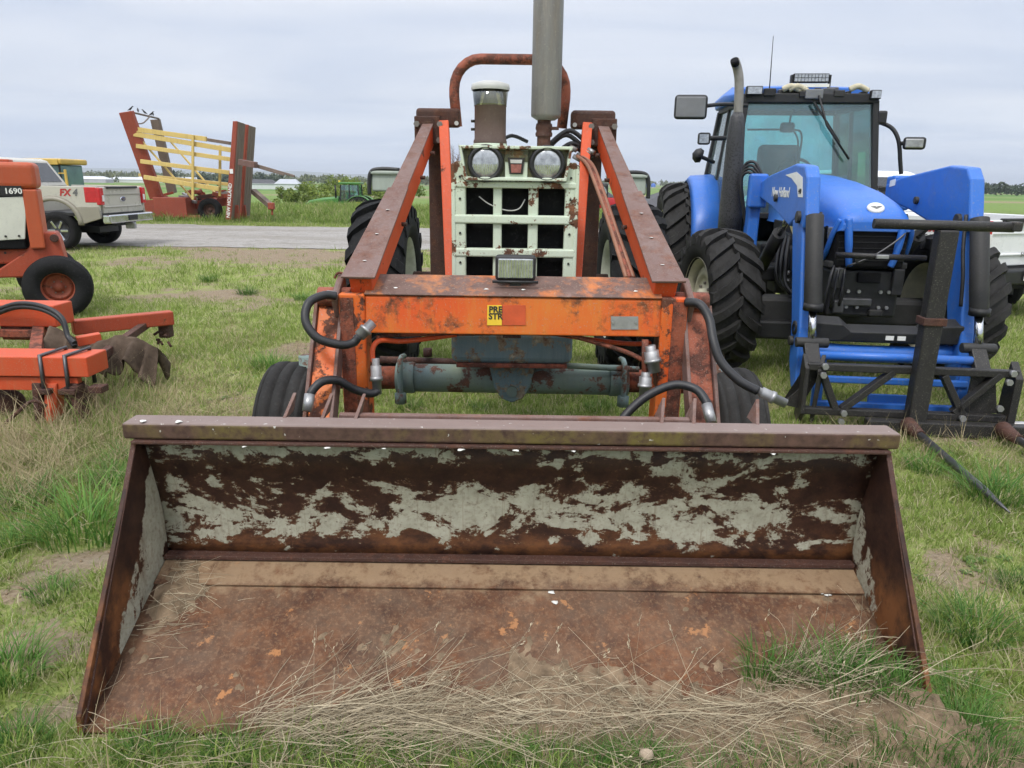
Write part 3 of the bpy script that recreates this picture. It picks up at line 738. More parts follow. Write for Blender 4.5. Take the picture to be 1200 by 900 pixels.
# ---- bucket
BW = 1.264
prof = [(2.345, .742), (2.375, .62), (2.405, .50), (2.42, .40), (2.42, .31), (2.412, .262)]
rings = []
for x in np.linspace(-BW - .012, BW + .012, 40):
    wob = .004 * fbm(x, 1, 1.5)
    rings.append([V((x, y + wob, z)) for y, z in prof] + [V((x, y + .012 + wob, z)) for y, z in prof[::-1]])
bucket = MB().loft(rings).build('bucket', 'bucket_back_paint', T)
bucket['label'] = 'wide rusty loader bucket with flaking grey paint'
# floor with a slight bow, from the back ridge down to the lip
rings = []
for x in np.linspace(-BW, BW, 48):
    top = []
    for y, z in ((2.418, .245), (2.37, .232), (2.30, .205), (2.2, .165), (2.08, .114), (1.96, .064), (1.86, .026), (1.80, .006)):
        top.append(V((x, y, z + .006 * fbm(x, y, 1.6))))
    rings.append(top + [p - V((0, -.004, .014)) for p in top[::-1]])
MB().loft(rings).build('bucket_floor', 'bucket_floor_rust', bucket)
MB().bar((-BW + .002, 2.398, .262), (BW - .002, 2.398, .262), .045, .016).build('back_ridge', 'rust_dark', bucket, .003)
MB().bar((-BW + .002, 2.335, .226), (BW - .002, 2.335, .226), .11, .010, up=(0, -.36, 1)).build('wear_strip', 'bucket_floor_rust', bucket, .003)
for s in (-1, 1):
    poly = [V((s * BW, y, z)) for y, z in ((1.795, -.03), (1.80, .055), (2.300, .735), (2.345, .742), (2.375, .62), (2.405, .50), (2.42, .40), (2.42, .31), (2.412, .225), (2.2, .145), (1.96, .04))]
    MB().prism(poly, (s * .016, 0, 0)).build('side_plate', 'bucket_side_paint' if s < 0 else 'bucket_side_rust', bucket, .003)
    MB().bar((s * (BW + .004), 1.797, .0), (s * (BW + .008), 2.298, .735), .018, .008, up=(0, -1, .7)).build('side_edge', 'rust_dark', bucket, .003)
MB().bar((-1.302, 2.338, .779), (1.302, 2.338, .779), .10, .056).build('top_beam', 'beam_lichen', bucket, .009, 3)
MB().bar((-1.272, 2.325, .743), (1.272, 2.325, .743), .10, .011).build('beam_flange', 'rust_dark', bucket, .003)
MB().bar((-.60, 2.405, .80), (.62, 2.405, .80), .03, .03).build('back_rail', 'rust_plate', bucket, .004)
for x in (-.79, -.66, -.545, .51, .62, .84):
    MB().prism([V((x, 2.36, .80)), V((x, 2.47, .80)), V((x + .02, 2.45, .875))], (.012, 0, 0)).build('gusset', 'rust_plate', bucket, .002)
for k, (px, py) in enumerate(((165, 490), (207, 491), (288, 523), (385, 524), (451, 523), (605, 520), (672, 521), (905, 525), (540, 523))):
    q = P(px, py, 2.29); lump('dropping', (q.x, 2.30 if py < 500 else 2.277, .812 if py < 500 else .735), random.uniform(.006, .013), 'white_dropping', bucket, .3, k)
for k, (px, py, Z) in enumerate(((646, 714, .13), (650, 722, .128), (465, 687, .185), (355, 685, .19), (962, 706, .16), (968, 710, .155), (205, 700, .13))):
    q = G(px, py, Z); lump('dropping', (q.x, q.y, .006 + (q.y - 1.80) * .40), random.uniform(.012, .02), 'white_dropping', bucket, .3, k + 30)

# ---- loader frame
LX = .648
cross = MB().prism([V((-.60, 2.885, 1.000)), V((-.60, 2.900, 1.150)), V((-.60, 3.050, 1.212)), V((-.60, 3.070, 1.04))], (1.20, 0, 0)).build('cross_beam', 'beam_orange', T, .008, 3)
MB().prism([V((-.598, 2.896, 1.1535)), V((-.598, 3.046, 1.2155)), V((-.598, 3.044, 1.2215)), V((-.598, 2.892, 1.1595))], (1.196, 0, 0)).build('top_plate', 'beam_top', cross, .002)
q = lambda px, py: P(px, py, 2.888)
def plate(name, x0, x1, y0, y1, mat, par, Y=2.888, th=.003):
    a, b, c, d = P(x0, y1, Y), P(x1, y1, Y), P(x1, y0, Y), P(x0, y0, Y); k = .1 * (a.z - 1.0) 
    pts = [V((p.x, 2.8815 + (p.z - 1.0) * .1, p.z)) for p in (a, b, c, d)]
    return MB().prism(pts, (0, th, 0)).build(name, mat, par)
plate('warning_sticker', 571, 588, 358, 381, 'sticker_yellow', cross)
plate('sticker_remnant', 588.5, 616, 358, 381, 'sticker_red', cross)
lettering('PRE', .034, V((P(579, 363, 2.88).x + .006, 2.8905, P(579, 363.5, 2.88).z)), (1, 0, 0), (0, .1, 1), 'ink_black', cross, bold=.0012)
lettering('STR', .034, V((P(579, 371, 2.88).x + .006, 2.8885, P(579, 371.5, 2.88).z)), (1, 0, 0), (0, .1, 1), 'ink_black', cross, bold=.0012)
plate('serial_plate', 716, 748, 371, 386, 'plate_grey', cross)
bolts([V((P(x, 378.5, 2.88).x, 2.889, P(x, 378.5, 2.88).z)) for x in (718.5, 745.5)], (0, -1, 0), .005, 'steel', cross, .008)
for k, (px, py) in enumerate(((463, 336), (613, 337), (745, 343), (570, 337))):
    g = P(px, py, 2.93); lump('dropping', (g.x, 2.94, 1.178), .009, 'white_dropping', cross, .4, k)
for s in (-1, 1):
    leg = MB().box((s * LX, 2.945, .745), (.105, .125, .83)).build('loader_leg', 'orange_worn', T, .008, 3)
    MB().box((s * (LX + .02), 2.8805, .75), (.055, .004, .79)).build('wear_face', 'rust_red', leg)
    # bucket link: a channel leaning forward to the bucket back
    a, b = V((s * .755, 2.985, 1.10)), V((s * .745, 2.50, .42))
    lk = MB().bar(a, b, .088, .045, up=(0, -1, .6)).build('bucket_link', 'rust_red' if s > 0 else 'orange_worn', T, .004)
    up_ = V((0, -1, .6)).normalized()
    for e in (-1, 1): MB().bar(a + V((e * .052, 0, 0)), b + V((e * .052, 0, 0)), .014, .080, up=(0, -1, .6)).build('channel_rim', 'rust_plate', lk, .002)
    MB().cyl((s * .80, 2.965, 1.135), (s * .66, 2.965, 1.135), .040).build('link_pin', 'rust_red', T, .006)
    MB().bar((s * .715, 2.90, 1.10), (s * .715, 3.05, 1.18), .03, .11, up=(0, -.4, 1)).build('pin_lug', 'rust_plate', T, .01)
    # main lift arm from the mast to the cross beam
    A0, A1 = V((s * .612, 2.925, 1.165)), V((s * .488, 4.44, 1.890))
    arm = MB().bar(A0, A1, .092, .130, w1=.055, h1=.11).build('lift_arm', 'orange_arm', T, .006, 2)
    d, sd, u = frame_of(A1 - A0)
    MB().bar(A0 + u * .068 - d * .01, A1 + u * .058, .098, .008, w1=.060).build('arm_top_strip', 'rust_plate', arm, .002)
    m = A0 + (A1 - A0) * .46
    MB().bar(A0 + u * .077 - d * .02, m + u * .072, .138, .009, w1=.098).build('arm_cover_plate', 'rust_plate', arm, .002)
    for fz in (.33, .62, .8): MB().cyl(A0 + (A1 - A0) * fz - sd * s * -.045 * -1 - V((s * .030, 0, 0)), A0 + (A1 - A0) * fz - V((s * .052, 0, 0)), .011, n=6).build('arm_bolt', 'rust_dark', arm)
    for k in range(3): 
        g = A0 + (A1 - A0) * (.06 + .13 * k) + u * .082; lump('dropping', g, .008, 'white_dropping', arm, .2, k + (5 if s > 0 else 0))
    # mast: two plates, orange front brace and bracket
    ma = MB().box((s * .455, 4.47, 1.40), (.095, .14, 1.02)).build('mast', 'rust_dark', T, .005)
    MB().box((s * .395, 4.43, 1.42), (.012, .10, .98)).build('mast_flange', 'rust_plate', ma, .002)
    MB().bar((s * .405, 4.36, 1.90), (s * .315, 3.72, 1.02), .10, .055, up=(s, 0, 0)).build('mast_brace', 'orange_arm', T, .005)
    br = MB().box((s * .50 - .04 * 0, 4.42, 1.875), (.145, .17, .15)).build('mast_bracket', 'rust_dark', T, .006)
    MB().bar((s * .565, 4.40, 1.945), (s * .315, 4.40, 1.945), .10, .10).build('bracket_tube', 'rust_dark', br, .02, 3)
    bolts([V((s * .425, 4.325, 1.905)), V((s * .555, 4.325, 1.905)), V((s * .43, 4.33, 1.82))], (0, -1, 0), .017, 'bolt_steel', br, .03)
    MB().cyl((s * .335, 4.348, 1.915), (s * .335, 4.354, 1.915), .012).build('pin_hole', 'cap_grey', br)
# guard hoop between the masts
hp = [V((-.335, 4.40, 1.90)), V((-.35, 4.40, 2.06))] + [V((-.20 + .15 * math.cos(a) * 1.0, 4.40, 2.10 + .16 * math.sin(a))) for a in np.linspace(math.pi, math.pi / 2, 7)] \
   + [V((.13 + .15 * math.cos(a), 4.40, 2.10 + .16 * math.sin(a))) for a in np.linspace(math.pi / 2, 0, 7)] + [V((.28, 4.40, 2.06)), V((.265, 4.40, 1.90))]
MB().tube(hp, .029, 14).build('guard_hoop', 'rust_red', T)

# ---- engine hood and grille
YG = 3.55
hood = MB()
def hring(y, x, z0, z1, r=.09):
    pts = [V((-x, y, z0))] + [V((-x + r - r * math.cos(a), y, z1 - r + r * math.sin(a))) for a in np.linspace(0, math.pi / 2, 6)] + [V((x - r + r * math.sin(a), y, z1 - r + r * math.cos(a))) for a in np.linspace(0, math.pi / 2, 6)] + [V((x, y, z0))]
    return pts
hood.loft([hring(3.66, .272, 1.10, 1.752), hring(4.3, .28, 1.10, 1.758), hring(5.3, .28, 1.10, 1.77)], caps=True).build('hood', 'mint_worn', T)
grille = MB()
X0, X1 = -.287, .291
ZR = [(1.577, 1.440), (1.409, 1.281), (1.253, 1.125)]; XC = [(-.232, -.102), (-.060, .066), (.114, .240)]
cuts_x = [X0] + [v for p in XC for v in p] + [X1]
def vbar(x0, x1, z0, z1, y0=YG, y1=YG + .05): return MB().box(((x0 + x1) / 2, (y0 + y1) / 2, (z0 + z1) / 2), (x1 - x0, y1 - y0, z1 - z0))
gr = vbar(X0, XC[0][0], 1.09, 1.69).build('grille', 'mint_worn', T, .010, 3)
for a, b in ((XC[2][1], X1), (XC[0][1], XC[1][0]), (XC[1][1], XC[2][0])):
    vbar(a, b, 1.09, 1.60 if b < .28 else 1.69, YG + (.012 if b < .2 else 0)).build('grille_bar', 'mint_worn', gr, .008, 3)
for a, b in ((1.405, 1.446), (1.248, 1.288), (1.570, 1.60), (1.09, 1.128)):
    vbar(X0 - .004, X1 + .004, a, b, YG - .006).build('grille_crossbar', 'mint_worn', gr, .008, 3)
# side cheeks with bolts
for s in (-1, 1):
    ck = MB().box((s * .292 + .002, 3.62, 1.40), (.02, .15, .56)).build('grille_cheek', 'mint_worn', gr, .006)
    bolts([V((s * .262 + .003, YG - .001, z)) for z in (1.62, 1.52, 1.36, 1.22)], (0, -1, 0), .006, 'ink_black', gr, .004)
MB().box((0, 3.665, 1.34), (.53, .06, .50)).build('radiator_core', 'dark_void', gr)
MB().tube(curve([V((-.17, 3.58, 1.53)), V((-.12, 3.575, 1.495)), V((-.04, 3.572, 1.468)), V((.02, 3.575, 1.475)), V((.05, 3.58, 1.52))], 5), .003, 6).build('loose_wire', 'cap_grey', gr)
# lamp panel: rim frame, recessed olive face, two lamps and a shield badge
lp = MB(); zt, zb = 1.760, 1.604
def lring(y, g, top): return [V((-.262 + g, y, zt - g)), V((-.235 + g * .7, y, zb + g)), V((.240 - g * .7, y, zb + g)), V((.266 - g, y, zt - g))]
lampp = lp.loft([lring(3.60, 0, 0), lring(3.515, 0, 0), lring(3.515, .014, 0), lring(3.545, .018, 0)], smooth=False, caps=False).build('lamp_housing', 'mint_worn', T, .003)
MB().prism(lring(3.545, .012, 0), (0, .06, 0)).build('lamp_panel', 'olive_worn', lampp)
for hx in (-.138, .150):
    hz = 1.681
    lamp = MB().lathe([(.083, .03), (.086, .012), (.082, -.012), (.070, -.016), (.063, -.008), (.062, .03)], (hx, 3.530, hz), (0, 1, 0), 32).build('headlight', 'black_plastic', T)
    MB().lathe([(.0635, -.004), (.058, -.008), (.04, -.011), (.02, -.013), (.001, -.0135)], (hx, 3.528, hz), (0, 1, 0), 28).build('lens', 'lens_glass', lamp)
    mb = MB()
    for k in range(-5, 6): mb.bar((hx + k * .010, 3.5175 + abs(k) * .0004, hz - .045 + abs(k) * .004), (hx + k * .010, 3.5155 + abs(k) * .0006, hz - .004), .0035, .004, up=(0, 1, 0))
    mb.build('lens_flutes', 'chrome', lamp)
mid = MB().prism([V((-.046, 3.537, 1.612)), V((.058, 3.537, 1.612)), V((.060, 3.537, 1.742)), V((-.048, 3.537, 1.742))], (0, .008, 0)).build('badge_plate', 'mint_worn', lampp, .002)
MB().prism([V((-.047, 3.534, 1.690)), V((.059, 3.534, 1.690)), V((.060, 3.534, 1.740)), V((-.048, 3.534, 1.740))], (0, .003, 0)).build('badge_band', 'olive_worn', lampp)
MB().prism([V((-.026, 3.529, 1.634)), V((.036, 3.529, 1.634)), V((.045, 3.529, 1.708)), V((-.035, 3.529, 1.708))], (0, .005, 0)).build('shield_badge', 'ink_black', lampp)
MB().prism([V((-.017, 3.5255, 1.641)), V((.027, 3.5255, 1.641)), V((.030, 3.5255, 1.678)), V((-.020, 3.5255, 1.678))], (0, .004, 0)).build('shield_field', 'badge_red', lampp)
MB().prism([V((-.021, 3.5255, 1.683)), V((.031, 3.5255, 1.683)), V((.033, 3.5255, 1.699)), V((-.023, 3.5255, 1.699))], (0, .004, 0)).build('shield_band', 'cap_grey', lampp)

# work lamp on the cross beam
wl = MB().box((.008, 2.985, 1.262), (.165, .065, .102)).build('work_lamp', 'black_plastic', T, .014, 3)
MB().box((.008, 2.949, 1.262), (.142, .010, .078)).build('lens', 'lens_glass', wl, .004)
mb = MB()
for k in range(12): mb.box((-.055 + k * .0115, 2.943, 1.262), (.0035, .005, .07))
mb.build('lens_flutes', 'chrome', wl)
MB().box((.008, 2.985, 1.196), (.045, .04, .045)).build('lamp_bracket', 'black_plastic', wl, .004)
MB().tube([V((-.085, 2.935, 1.21)), V((.10, 2.935, 1.21))], .006, 6).build('lamp_guard', 'black_plastic', wl)

# air pre-cleaner and muffler
PCX, PCY = -.132, 4.0
pc = MB().lathe([(.001, 1.74), (.06, 1.74), (.06, 1.775), (.086, 1.785), (.088, 1.80), (.082, 1.815), (.082, 1.972), (.086, 1.975), (.001, 1.976)], (PCX, PCY, 0), (0, 0, 1), 28).build('air_cleaner', 'cleaner_brown', T)
MB().lathe([(.084, 1.975), (.094, 2.055), (.092, 2.055), (.082, 1.977)], (PCX, PCY, 0), (0, 0, 1), 28).build('clear_bowl', 'bowl_glass', pc)
MB().lathe([(.001, 1.972), (.045, 1.974), (.03, 2.03), (.03, 2.06), (.001, 2.06)], (PCX, PCY, 0), (0, 0, 1), 20).build('dust_cone', 'plate_grey', pc)
MB().lathe([(.097, 2.050), (.100, 2.062), (.095, 2.080), (.05, 2.094), (.001, 2.096)], (PCX, PCY, 0), (0, 0, 1), 28).build('cap', 'cap_grey', pc)
MB().lathe([(.088, 1.775), (.090, 1.782), (.088, 1.79)], (PCX, PCY, 0), (0, 0, 1), 24).build('clamp_band', 'mint_worn', pc)
for z in (1.86, 1.90): MB().cyl((PCX - .081, PCY - .01, z), (PCX - .10, PCY - .012, z), .007, n=8).build('clip', 'ink_black', pc)
MX, MY = .160, 4.1
mu = MB().lathe([(.001, 1.915), (.05, 1.918), (.077, 1.935), (.079, 1.945), (.078, 2.62), (.07, 2.66), (.04, 2.68), (.04, 2.85), (.001, 2.85)], (MX, MY, 0), (0, 0, 1), 30).build('muffler', 'muffler_steel', T)
MB().lathe([(.036, 1.74), (.036, 1.93)], (MX - .008, MY, 0), (0, 0, 1), 18).build('exhaust_pipe', 'rust_dark', mu)
MB().lathe([(.044, 1.835), (.046, 1.85), (.040, 1.862), (.046, 1.875), (.042, 1.90)], (MX - .008, MY, 0), (0, 0, 1), 18).build('pipe_clamp', 'rust_dark', mu)
MB().box((MX + .045, MY - .02, 1.876), (.05, .02, .016)).build('clamp_bolt', 'rust_dark', mu, .003)

# hoses and lines at the top right
def hose(name, pts, r, mat, par, n=6, seg=8): return MB().tube(curve(pts, n), r, seg).build(name, mat, par)
for k, (a, m, b) in enumerate((((645, 168), (668, 153), (692, 172)), ((640, 176), (664, 158), (690, 180)), ((652, 180), (672, 168), (694, 186)), ((660, 184), (676, 174), (692, 190)))):
    hose('hydraulic_hose', [P(*a, 4.25), P(*m, 4.28), P(*b, 4.30)], .013, 'black_hose', T)
hose('breather_hose', [P(586, 166, 4.1), P(600, 159, 4.15), P(618, 166, 4.2)], .010, 'black_hose', T)
for k in range(6):
    a = P(668 + k * 4.2, 172 + (k * 37 % 13), 4.22); MB().cyl(a, a + V((.035, -.02, -.02)), .013, n=8).build('hose_fitting', 'steel' if k % 2 else 'bolt_steel', T)
for k in range(3):
    o_ = k * 6
    hose('hydraulic_line', [P(676 + o_ * .4, 183, 4.2), P(688 + o_ * .5, 193, 4.1), P(700 + o_ * .5, 222, 3.8), P(717 + o_ * .5, 272, 3.4), P(734 + o_ * .7, 326, 3.07)], .010, ('copper_line', 'rust_red', 'copper_line')[k], T, 5)

# ---- axle, bolster, front wheels
ax = MB().cyl((-.50, 3.40, .678), (.52, 3.40, .674), .068, n=20).build('front_axle', 'axle_paint', T)
for s in (-1, 1):
    MB().cyl((s * .50, 3.40, .677), (s * .98, 3.40, .672), .056, n=16).build('axle_extension', 'rust_red', ax)
    MB().cyl((s * .47, 3.40, .677), (s * .56, 3.40, .677), .076, n=20).build('axle_collar', 'axle_paint', ax, .006)
    MB().tube(curve([V((s * .53, 3.31, .60)), V((s * .53, 3.31, .75)), V((s * .53, 3.36, .785)), V((s * .53, 3.46, .77))], 5), .013, 8).build('u_bolt', 'axle_paint', ax)
    MB().cyl((s * .53, 3.31, .625), (s * .53, 3.31, .575), .028, n=6).build('u_bolt_nut', 'axle_paint', ax)
    MB().cyl((s * .985, 3.40, .78), (s * .985, 3.40, .32), .045, n=14).build('spindle', 'axle_paint', ax)
    MB().cyl((s * .985, 3.40, .37), (s * 1.08, 3.40, .37), .04).build('stub_shaft', 'rust_dark', ax)
    wheel('front_wheel', T, (s * 1.065, 3.40, .365), (s, 0, 0), .375, .245, .21, 'rib', 'old_tyre', 'rim_mint', ribs=3, dish=.1, nuts=6)
MB().prism([V((-.115, 3.30, .79)), V((.115, 3.30, .79)), V((.085, 3.30, .66)), V((.05, 3.30, .605)), V((0, 3.30, .585)), V((-.05, 3.30, .605)), V((-.085, 3.30, .66))], (0, .12, 0)).build('axle_pivot', 'weight_paint', T, .01, 3)
MB().cyl((0, 3.30, .645), (0, 3.285, .645), .026, n=14).build('pivot_pin', 'axle_paint', T)
MB().box((-.003, 3.32, .885), (.545, .30, .155)).build('front_bolster', 'weight_paint', T, .03, 3)
MB().box((-.003, 3.30, .80), (.50, .26, .02)).build('bolster_lip', 'rust_red', T, .004)
MB().box((0, 3.75, .95), (.42, .7, .30)).build('engine_block', 'dark_void', T, .02)
MB().box((0, 4.9, .85), (.45, 1.8, .55)).build('gearbox', 'mint_worn', T, .03)
MB().cyl((-.66, 3.52, .735), (.0, 3.50, .728), .018, n=10).build('tie_rod', 'rust_dark', T)
MB().cyl((0.02, 3.33, .775), (.60, 3.33, .752), .014, n=10).build('drag_link', 'axle_paint', T)
MB().cyl((-.42, 3.50, .76), (-.42, 3.50, .80), .022, n=10).build('rod_end', 'rust_dark', T)
# lines below the cross beam
hose('under_beam_line', [P(437, 424, 2.86), P(437, 408, 2.87), P(446, 399, 2.9), P(470, 400, 2.95), P(500, 397, 2.97), P(535, 392, 2.98)], .011, 'orange_arm', T)
hose('under_beam_line', [P(442, 396, 2.9), P(465, 392, 2.95), P(540, 391, 2.98), P(600, 390, 2.98), P(660, 392, 2.97), P(700, 402, 2.93), P(735, 413, 2.9), P(757, 424, 2.88)], .010, 'rust_red', T)
hose('under_beam_line', [P(655, 392, 3.02), P(700, 399, 3.02), P(740, 403, 3.0), P(762, 402, 2.95)], .010, 'orange_arm', T)
MB().box((-.003, 2.95, .995), (.075, .05, .032)).build('line_clip', 'rust_dark', T, .003)
MB().cyl(P(756, 398, 2.88), P(756, 440, 2.86), .014, n=10).build('standpipe', 'rust_red', T)
def coupler(a, b, r, par):
    a, b = V(a), V(b); d = b - a
    c_ = MB().tube([a, a + d * .2, a + d * .2, a + d * .5, a + d * .5, a + d * .62, a + d * .62, b], [r * .7, r * .7, r, r, r * 1.15, r * 1.15, r * .85, r * .85], 14).build('hose_coupler', 'steel', par); return c_
coupler(P(762, 405, 2.86), P(767, 436, 2.85), .030, T)
coupler(P(757, 436, 2.85), P(755, 464, 2.84), .026, T)
coupler(P(417, 398, 2.80), P(437, 378, 2.84), .024, T)
coupler(P(440, 420, 2.85), P(442, 462, 2.83), .022, T)
hose('hydraulic_hose', [P(394, 347, 2.86), P(380, 346, 2.84), P(362, 355, 2.8), P(358, 376, 2.76), P(372, 396, 2.74), P(398, 404, 2.76), P(413, 402, 2.79), P(420, 395, 2.80)], .017, 'black_hose', T, 7, 10)
hose('hydraulic_hose', [P(443, 458, 2.83), P(434, 461, 2.81), P(415, 456, 2.78), P(396, 446, 2.74), P(378, 447, 2.7), P(366, 458, 2.67), P(363, 466, 2.66)], .017, 'black_hose', T, 7, 10)
MB().cyl(P(363, 462, 2.66), P(360, 482, 2.63), .020, n=12).build('hose_ferrule', 'steel', T)
MB().cyl(P(383, 346, 2.86), P(394, 347, 2.87), .020, n=12).build('hose_ferrule', 'steel', T)
hose('hydraulic_hose', [P(804, 354, 2.88), P(820, 357, 2.84), P(831, 374, 2.8), P(836, 400, 2.74), P(845, 424, 2.7), P(866, 446, 2.66), P(888, 458, 2.64)], .018, 'black_hose', T, 7, 10)
coupler(P(885, 456, 2.645), P(921, 473, 2.62), .021, T)
hose('hydraulic_hose', [P(727, 495, 2.60), P(738, 481, 2.62), P(760, 463, 2.64), P(790, 451, 2.65), P(815, 456, 2.62), P(827, 470, 2.58), P(829, 478, 2.56)], .017, 'black_hose', T, 7, 10)
MB().cyl(P(828, 474, 2.57), P(834, 496, 2.52), .020, n=12).build('hose_ferrule', 'steel', T)
hose('wire_loop', [P(392, 326, 3.0), P(396, 320, 3.0), P(403, 321, 3.0), P(404, 326, 3.0)], .005, 'rust_red', T)

# ---- rear wheels, fenders, seat end
for s, cx in ((-1, -1.07), (1, .98)):
    wheel('rear_wheel', T, (cx, 6.2, .725), (s, 0, 0), .725, .45, .40, 'lug', 'black_rubber', 'rim_mint', 20, .05, dish=-.3, nuts=8)
    fd = MB().box((cx - s * .08, 5.78, 1.59), (.22, .03, .15)).build('fender', 'fender_grey', T, .03, 3)
    MB().box((cx - s * .08, 6.12, 1.655), (.24, .75, .03)).build('fender_top', 'fender_grey', fd, .01)
    MB().tube(curve([V((cx - s * .19, 5.76, 1.675)), V((cx - s * .05, 5.76, 1.68)), V((cx + s * .03, 5.76, 1.655)), V((cx + s * .045, 5.76, 1.55)), V((cx + s * .045, 5.76, 1.49))], 5), .016, 8).build('fender_edge', 'black_plastic', fd)
MB().cyl((-.85, 6.2, .725), (.80, 6.2, .725), .13, n=16).build('rear_axle', 'rust_dark', T)
MB().box((.62, 5.74, 1.52), (.18, .10, .16)).build('fender_lamp', 'black_plastic', T, .02)
MB().cyl((.64, 5.685, 1.53), (.64, 5.66, 1.53), .055, n=16).build('fender_lamp_lens', 'lens_glass', T)
MB().box((-.02, 6.3, 1.15), (.50, .45, .30)).build('seat', 'black_plastic', T, .05)
set_org((0, 0, 0))

# ---- soil heap and straw in the bucket mouth
plain('heap_soil', (.235, .17, .11), .95, var=.5, scale=22, bump=.9, spec=.1)
def floor_z(x, y): return max(gz(x, y), (y - 1.80) * .398 + .006 if y > 1.80 and abs(x) < BW + .02 else gz(x, y))
def heap_h(x, y):
    yc = 1.82 + .03 * math.sin(2.3 * x + 1); w = .08; amp = .030 * sstep(-.95, -.25, x) * (1 - sstep(1.25, 1.5, x))
    if y < yc: w = .17
    h = amp * math.exp(-((y - yc) / w) ** 2)
    h += .085 * math.exp(-((x - 1.04) / .24) ** 2 - ((y - 1.87) / .13) ** 2) + .105 * math.exp(-((x - 1.27) / .22) ** 2 - ((y - 1.76) / .15) ** 2)
    h += .035 * math.exp(-((x + 1.17) / .09) ** 2 - ((y - 2.28) / .16) ** 2) + .028 * math.exp(-((x - .20) / .18) ** 2 - ((y - 1.93) / .08) ** 2)
    return h + .010 * fbm(x, y, 6, 4) + .010 * fbm(x, y, 24, 3) - .012
hx = np.linspace(-1.27, 1.62, 240); hy = np.linspace(1.50, 2.40, 90); hv = []; hf = []
for x in hx:
    for y in hy: hv.append((x, y, floor_z(x, y) + heap_h(x, y)))
hv2 = hv
for i in range(len(hx) - 1):
    for j in range(len(hy) - 1):
        x, y = hx[i], hy[j]
        if heap_h(x, y) > -.012 and (abs(x) < BW - .012 or y < 1.83 or x > BW + .025): hf.append((i * 90 + j, (i + 1) * 90 + j, (i + 1) * 90 + j + 1, i * 90 + j + 1))
me = bpy.data.meshes.new('soil_heap'); me.from_pydata(hv2, [], hf); me.polygons.foreach_set('use_smooth', [True] * len(hf))
o = put('soil_heap', me, 'heap_soil'); tag(o, 'crumbly tan soil drifted over the bucket lip', None, None, 'stuff')
sr = random.Random(77); sv = []; sf = []
def stem(p, d, L, w, sag, seed_head=False):
    p = V(p); d = V(d).normalized(); side = d.cross(V((sr.gauss(0, 1), sr.gauss(0, 1), sr.gauss(0, 1)))).normalized(); n = 5; b = len(sv)
    bend = V((sr.gauss(0, .25), sr.gauss(0, .25), sr.gauss(0, .10))) * L
    for k in range(n + 1):
        u = k / n; c_ = p + d * L * u + bend * u * u - V((0, 0, sag * L * u * u)); c_.z = max(c_.z, floor_z(c_.x, c_.y) + heap_h(c_.x, c_.y) * .9 + .004) if c_.y > 1.5 else max(c_.z, .004)
        ww = w * (1 - .55 * u); sv.extend([c_ - side * ww, c_ + side * ww, c_ + V((0, 0, ww * 1.6))])
    for k in range(n):
        q_ = b + 3 * k
        for m in range(3): sf.append((q_ + m, q_ + (m + 1) % 3, q_ + 3 + (m + 1) % 3, q_ + 3 + m))
    if seed_head:
        e = sv[-1]
        for m in range(7):
            q_ = len(sv); a_ = e - d * (m * .006); s2 = V((sr.gauss(0, 1), sr.gauss(0, 1), sr.gauss(0, 1))).normalized()
            sv.extend([a_, a_ + s2 * .006 + d * .006, a_ + d * .014 + s2 * .003]); sf.append((q_, q_ + 1, q_ + 2))
def lay(x, y, up=.01): return V((x, y, floor_z(x, y) + max(0, heap_h(x, y)) + up))
for i in range(330):      # swathe fanning up to the right
    a = lay(sr.gauss(-.55, .15), sr.gauss(1.80, .035), sr.uniform(.0, .05)); stem(a, V((sr.gauss(.9, .32), sr.gauss(.35, .34), sr.gauss(.14, .16))), sr.uniform(.10, .52), sr.uniform(.0007, .0015), sr.uniform(.05, .3), i % 9 == 0)
for i in range(520):      # mat lying along the lip
    x = sr.uniform(-.62, 1.12); a = lay(x, sr.gauss(1.815 + .02 * math.sin(4 * x), .032), sr.uniform(0, .04)); s_ = sr.choice((-1, 1))
    stem(a, V((s_ * 1, sr.gauss(0, .55), sr.gauss(.06, .22))), sr.uniform(.05, .32), sr.uniform(.0007, .0014), sr.uniform(0, .2), i % 17 == 0)
for i in range(1100):      # short chaff on the heap
    x = sr.uniform(-.45, 1.2); stem(lay(x, sr.gauss(1.84, .06), .004), V((sr.gauss(0, 1), sr.gauss(0, 1), sr.gauss(.1, .3))), sr.uniform(.02, .09), sr.uniform(.0006, .0012), 0)
for i in range(46):       # single stalks sticking up
    x = sr.uniform(-.75, 1.2); stem(lay(x, sr.gauss(1.86, .06), .0), V((sr.gauss(0, .6), sr.gauss(.1, .3), 1)), sr.uniform(.10, .32), .0011, .15, True)
for i in range(110):       # stalks leaning out over the right end
    a = lay(sr.gauss(.98, .10), sr.gauss(1.97, .05), .01); stem(a, V((sr.gauss(.8, .3), sr.gauss(.25, .3), sr.gauss(.5, .25))), sr.uniform(.15, .42), sr.uniform(.0008, .0014), .35, i % 4 == 0)
for i in range(260):      # loose stalks in front of the lip and at the left corner
    x = sr.uniform(-1.3, 1.4); y = sr.uniform(1.52, 1.80); stem(V((x, y, .02 + sr.random() * .03)), V((sr.gauss(0, 1), sr.gauss(.2, .6), sr.gauss(.1, .3))), sr.uniform(.08, .34), sr.uniform(.0007, .0013), .2)
for i in range(120):
    stem(lay(sr.gauss(-1.14, .06), sr.gauss(2.22, .09), .003), V((sr.gauss(.4, 1), sr.gauss(-.2, .7), .1)), sr.uniform(.03, .16), .0008, 0)
me = bpy.data.meshes.new('dry_straw'); me.from_pydata([tuple(v) for v in sv], [], sf)
t = NT('straw'); g = t.n('ShaderNodeNewGeometry').outputs['Random Per Island']
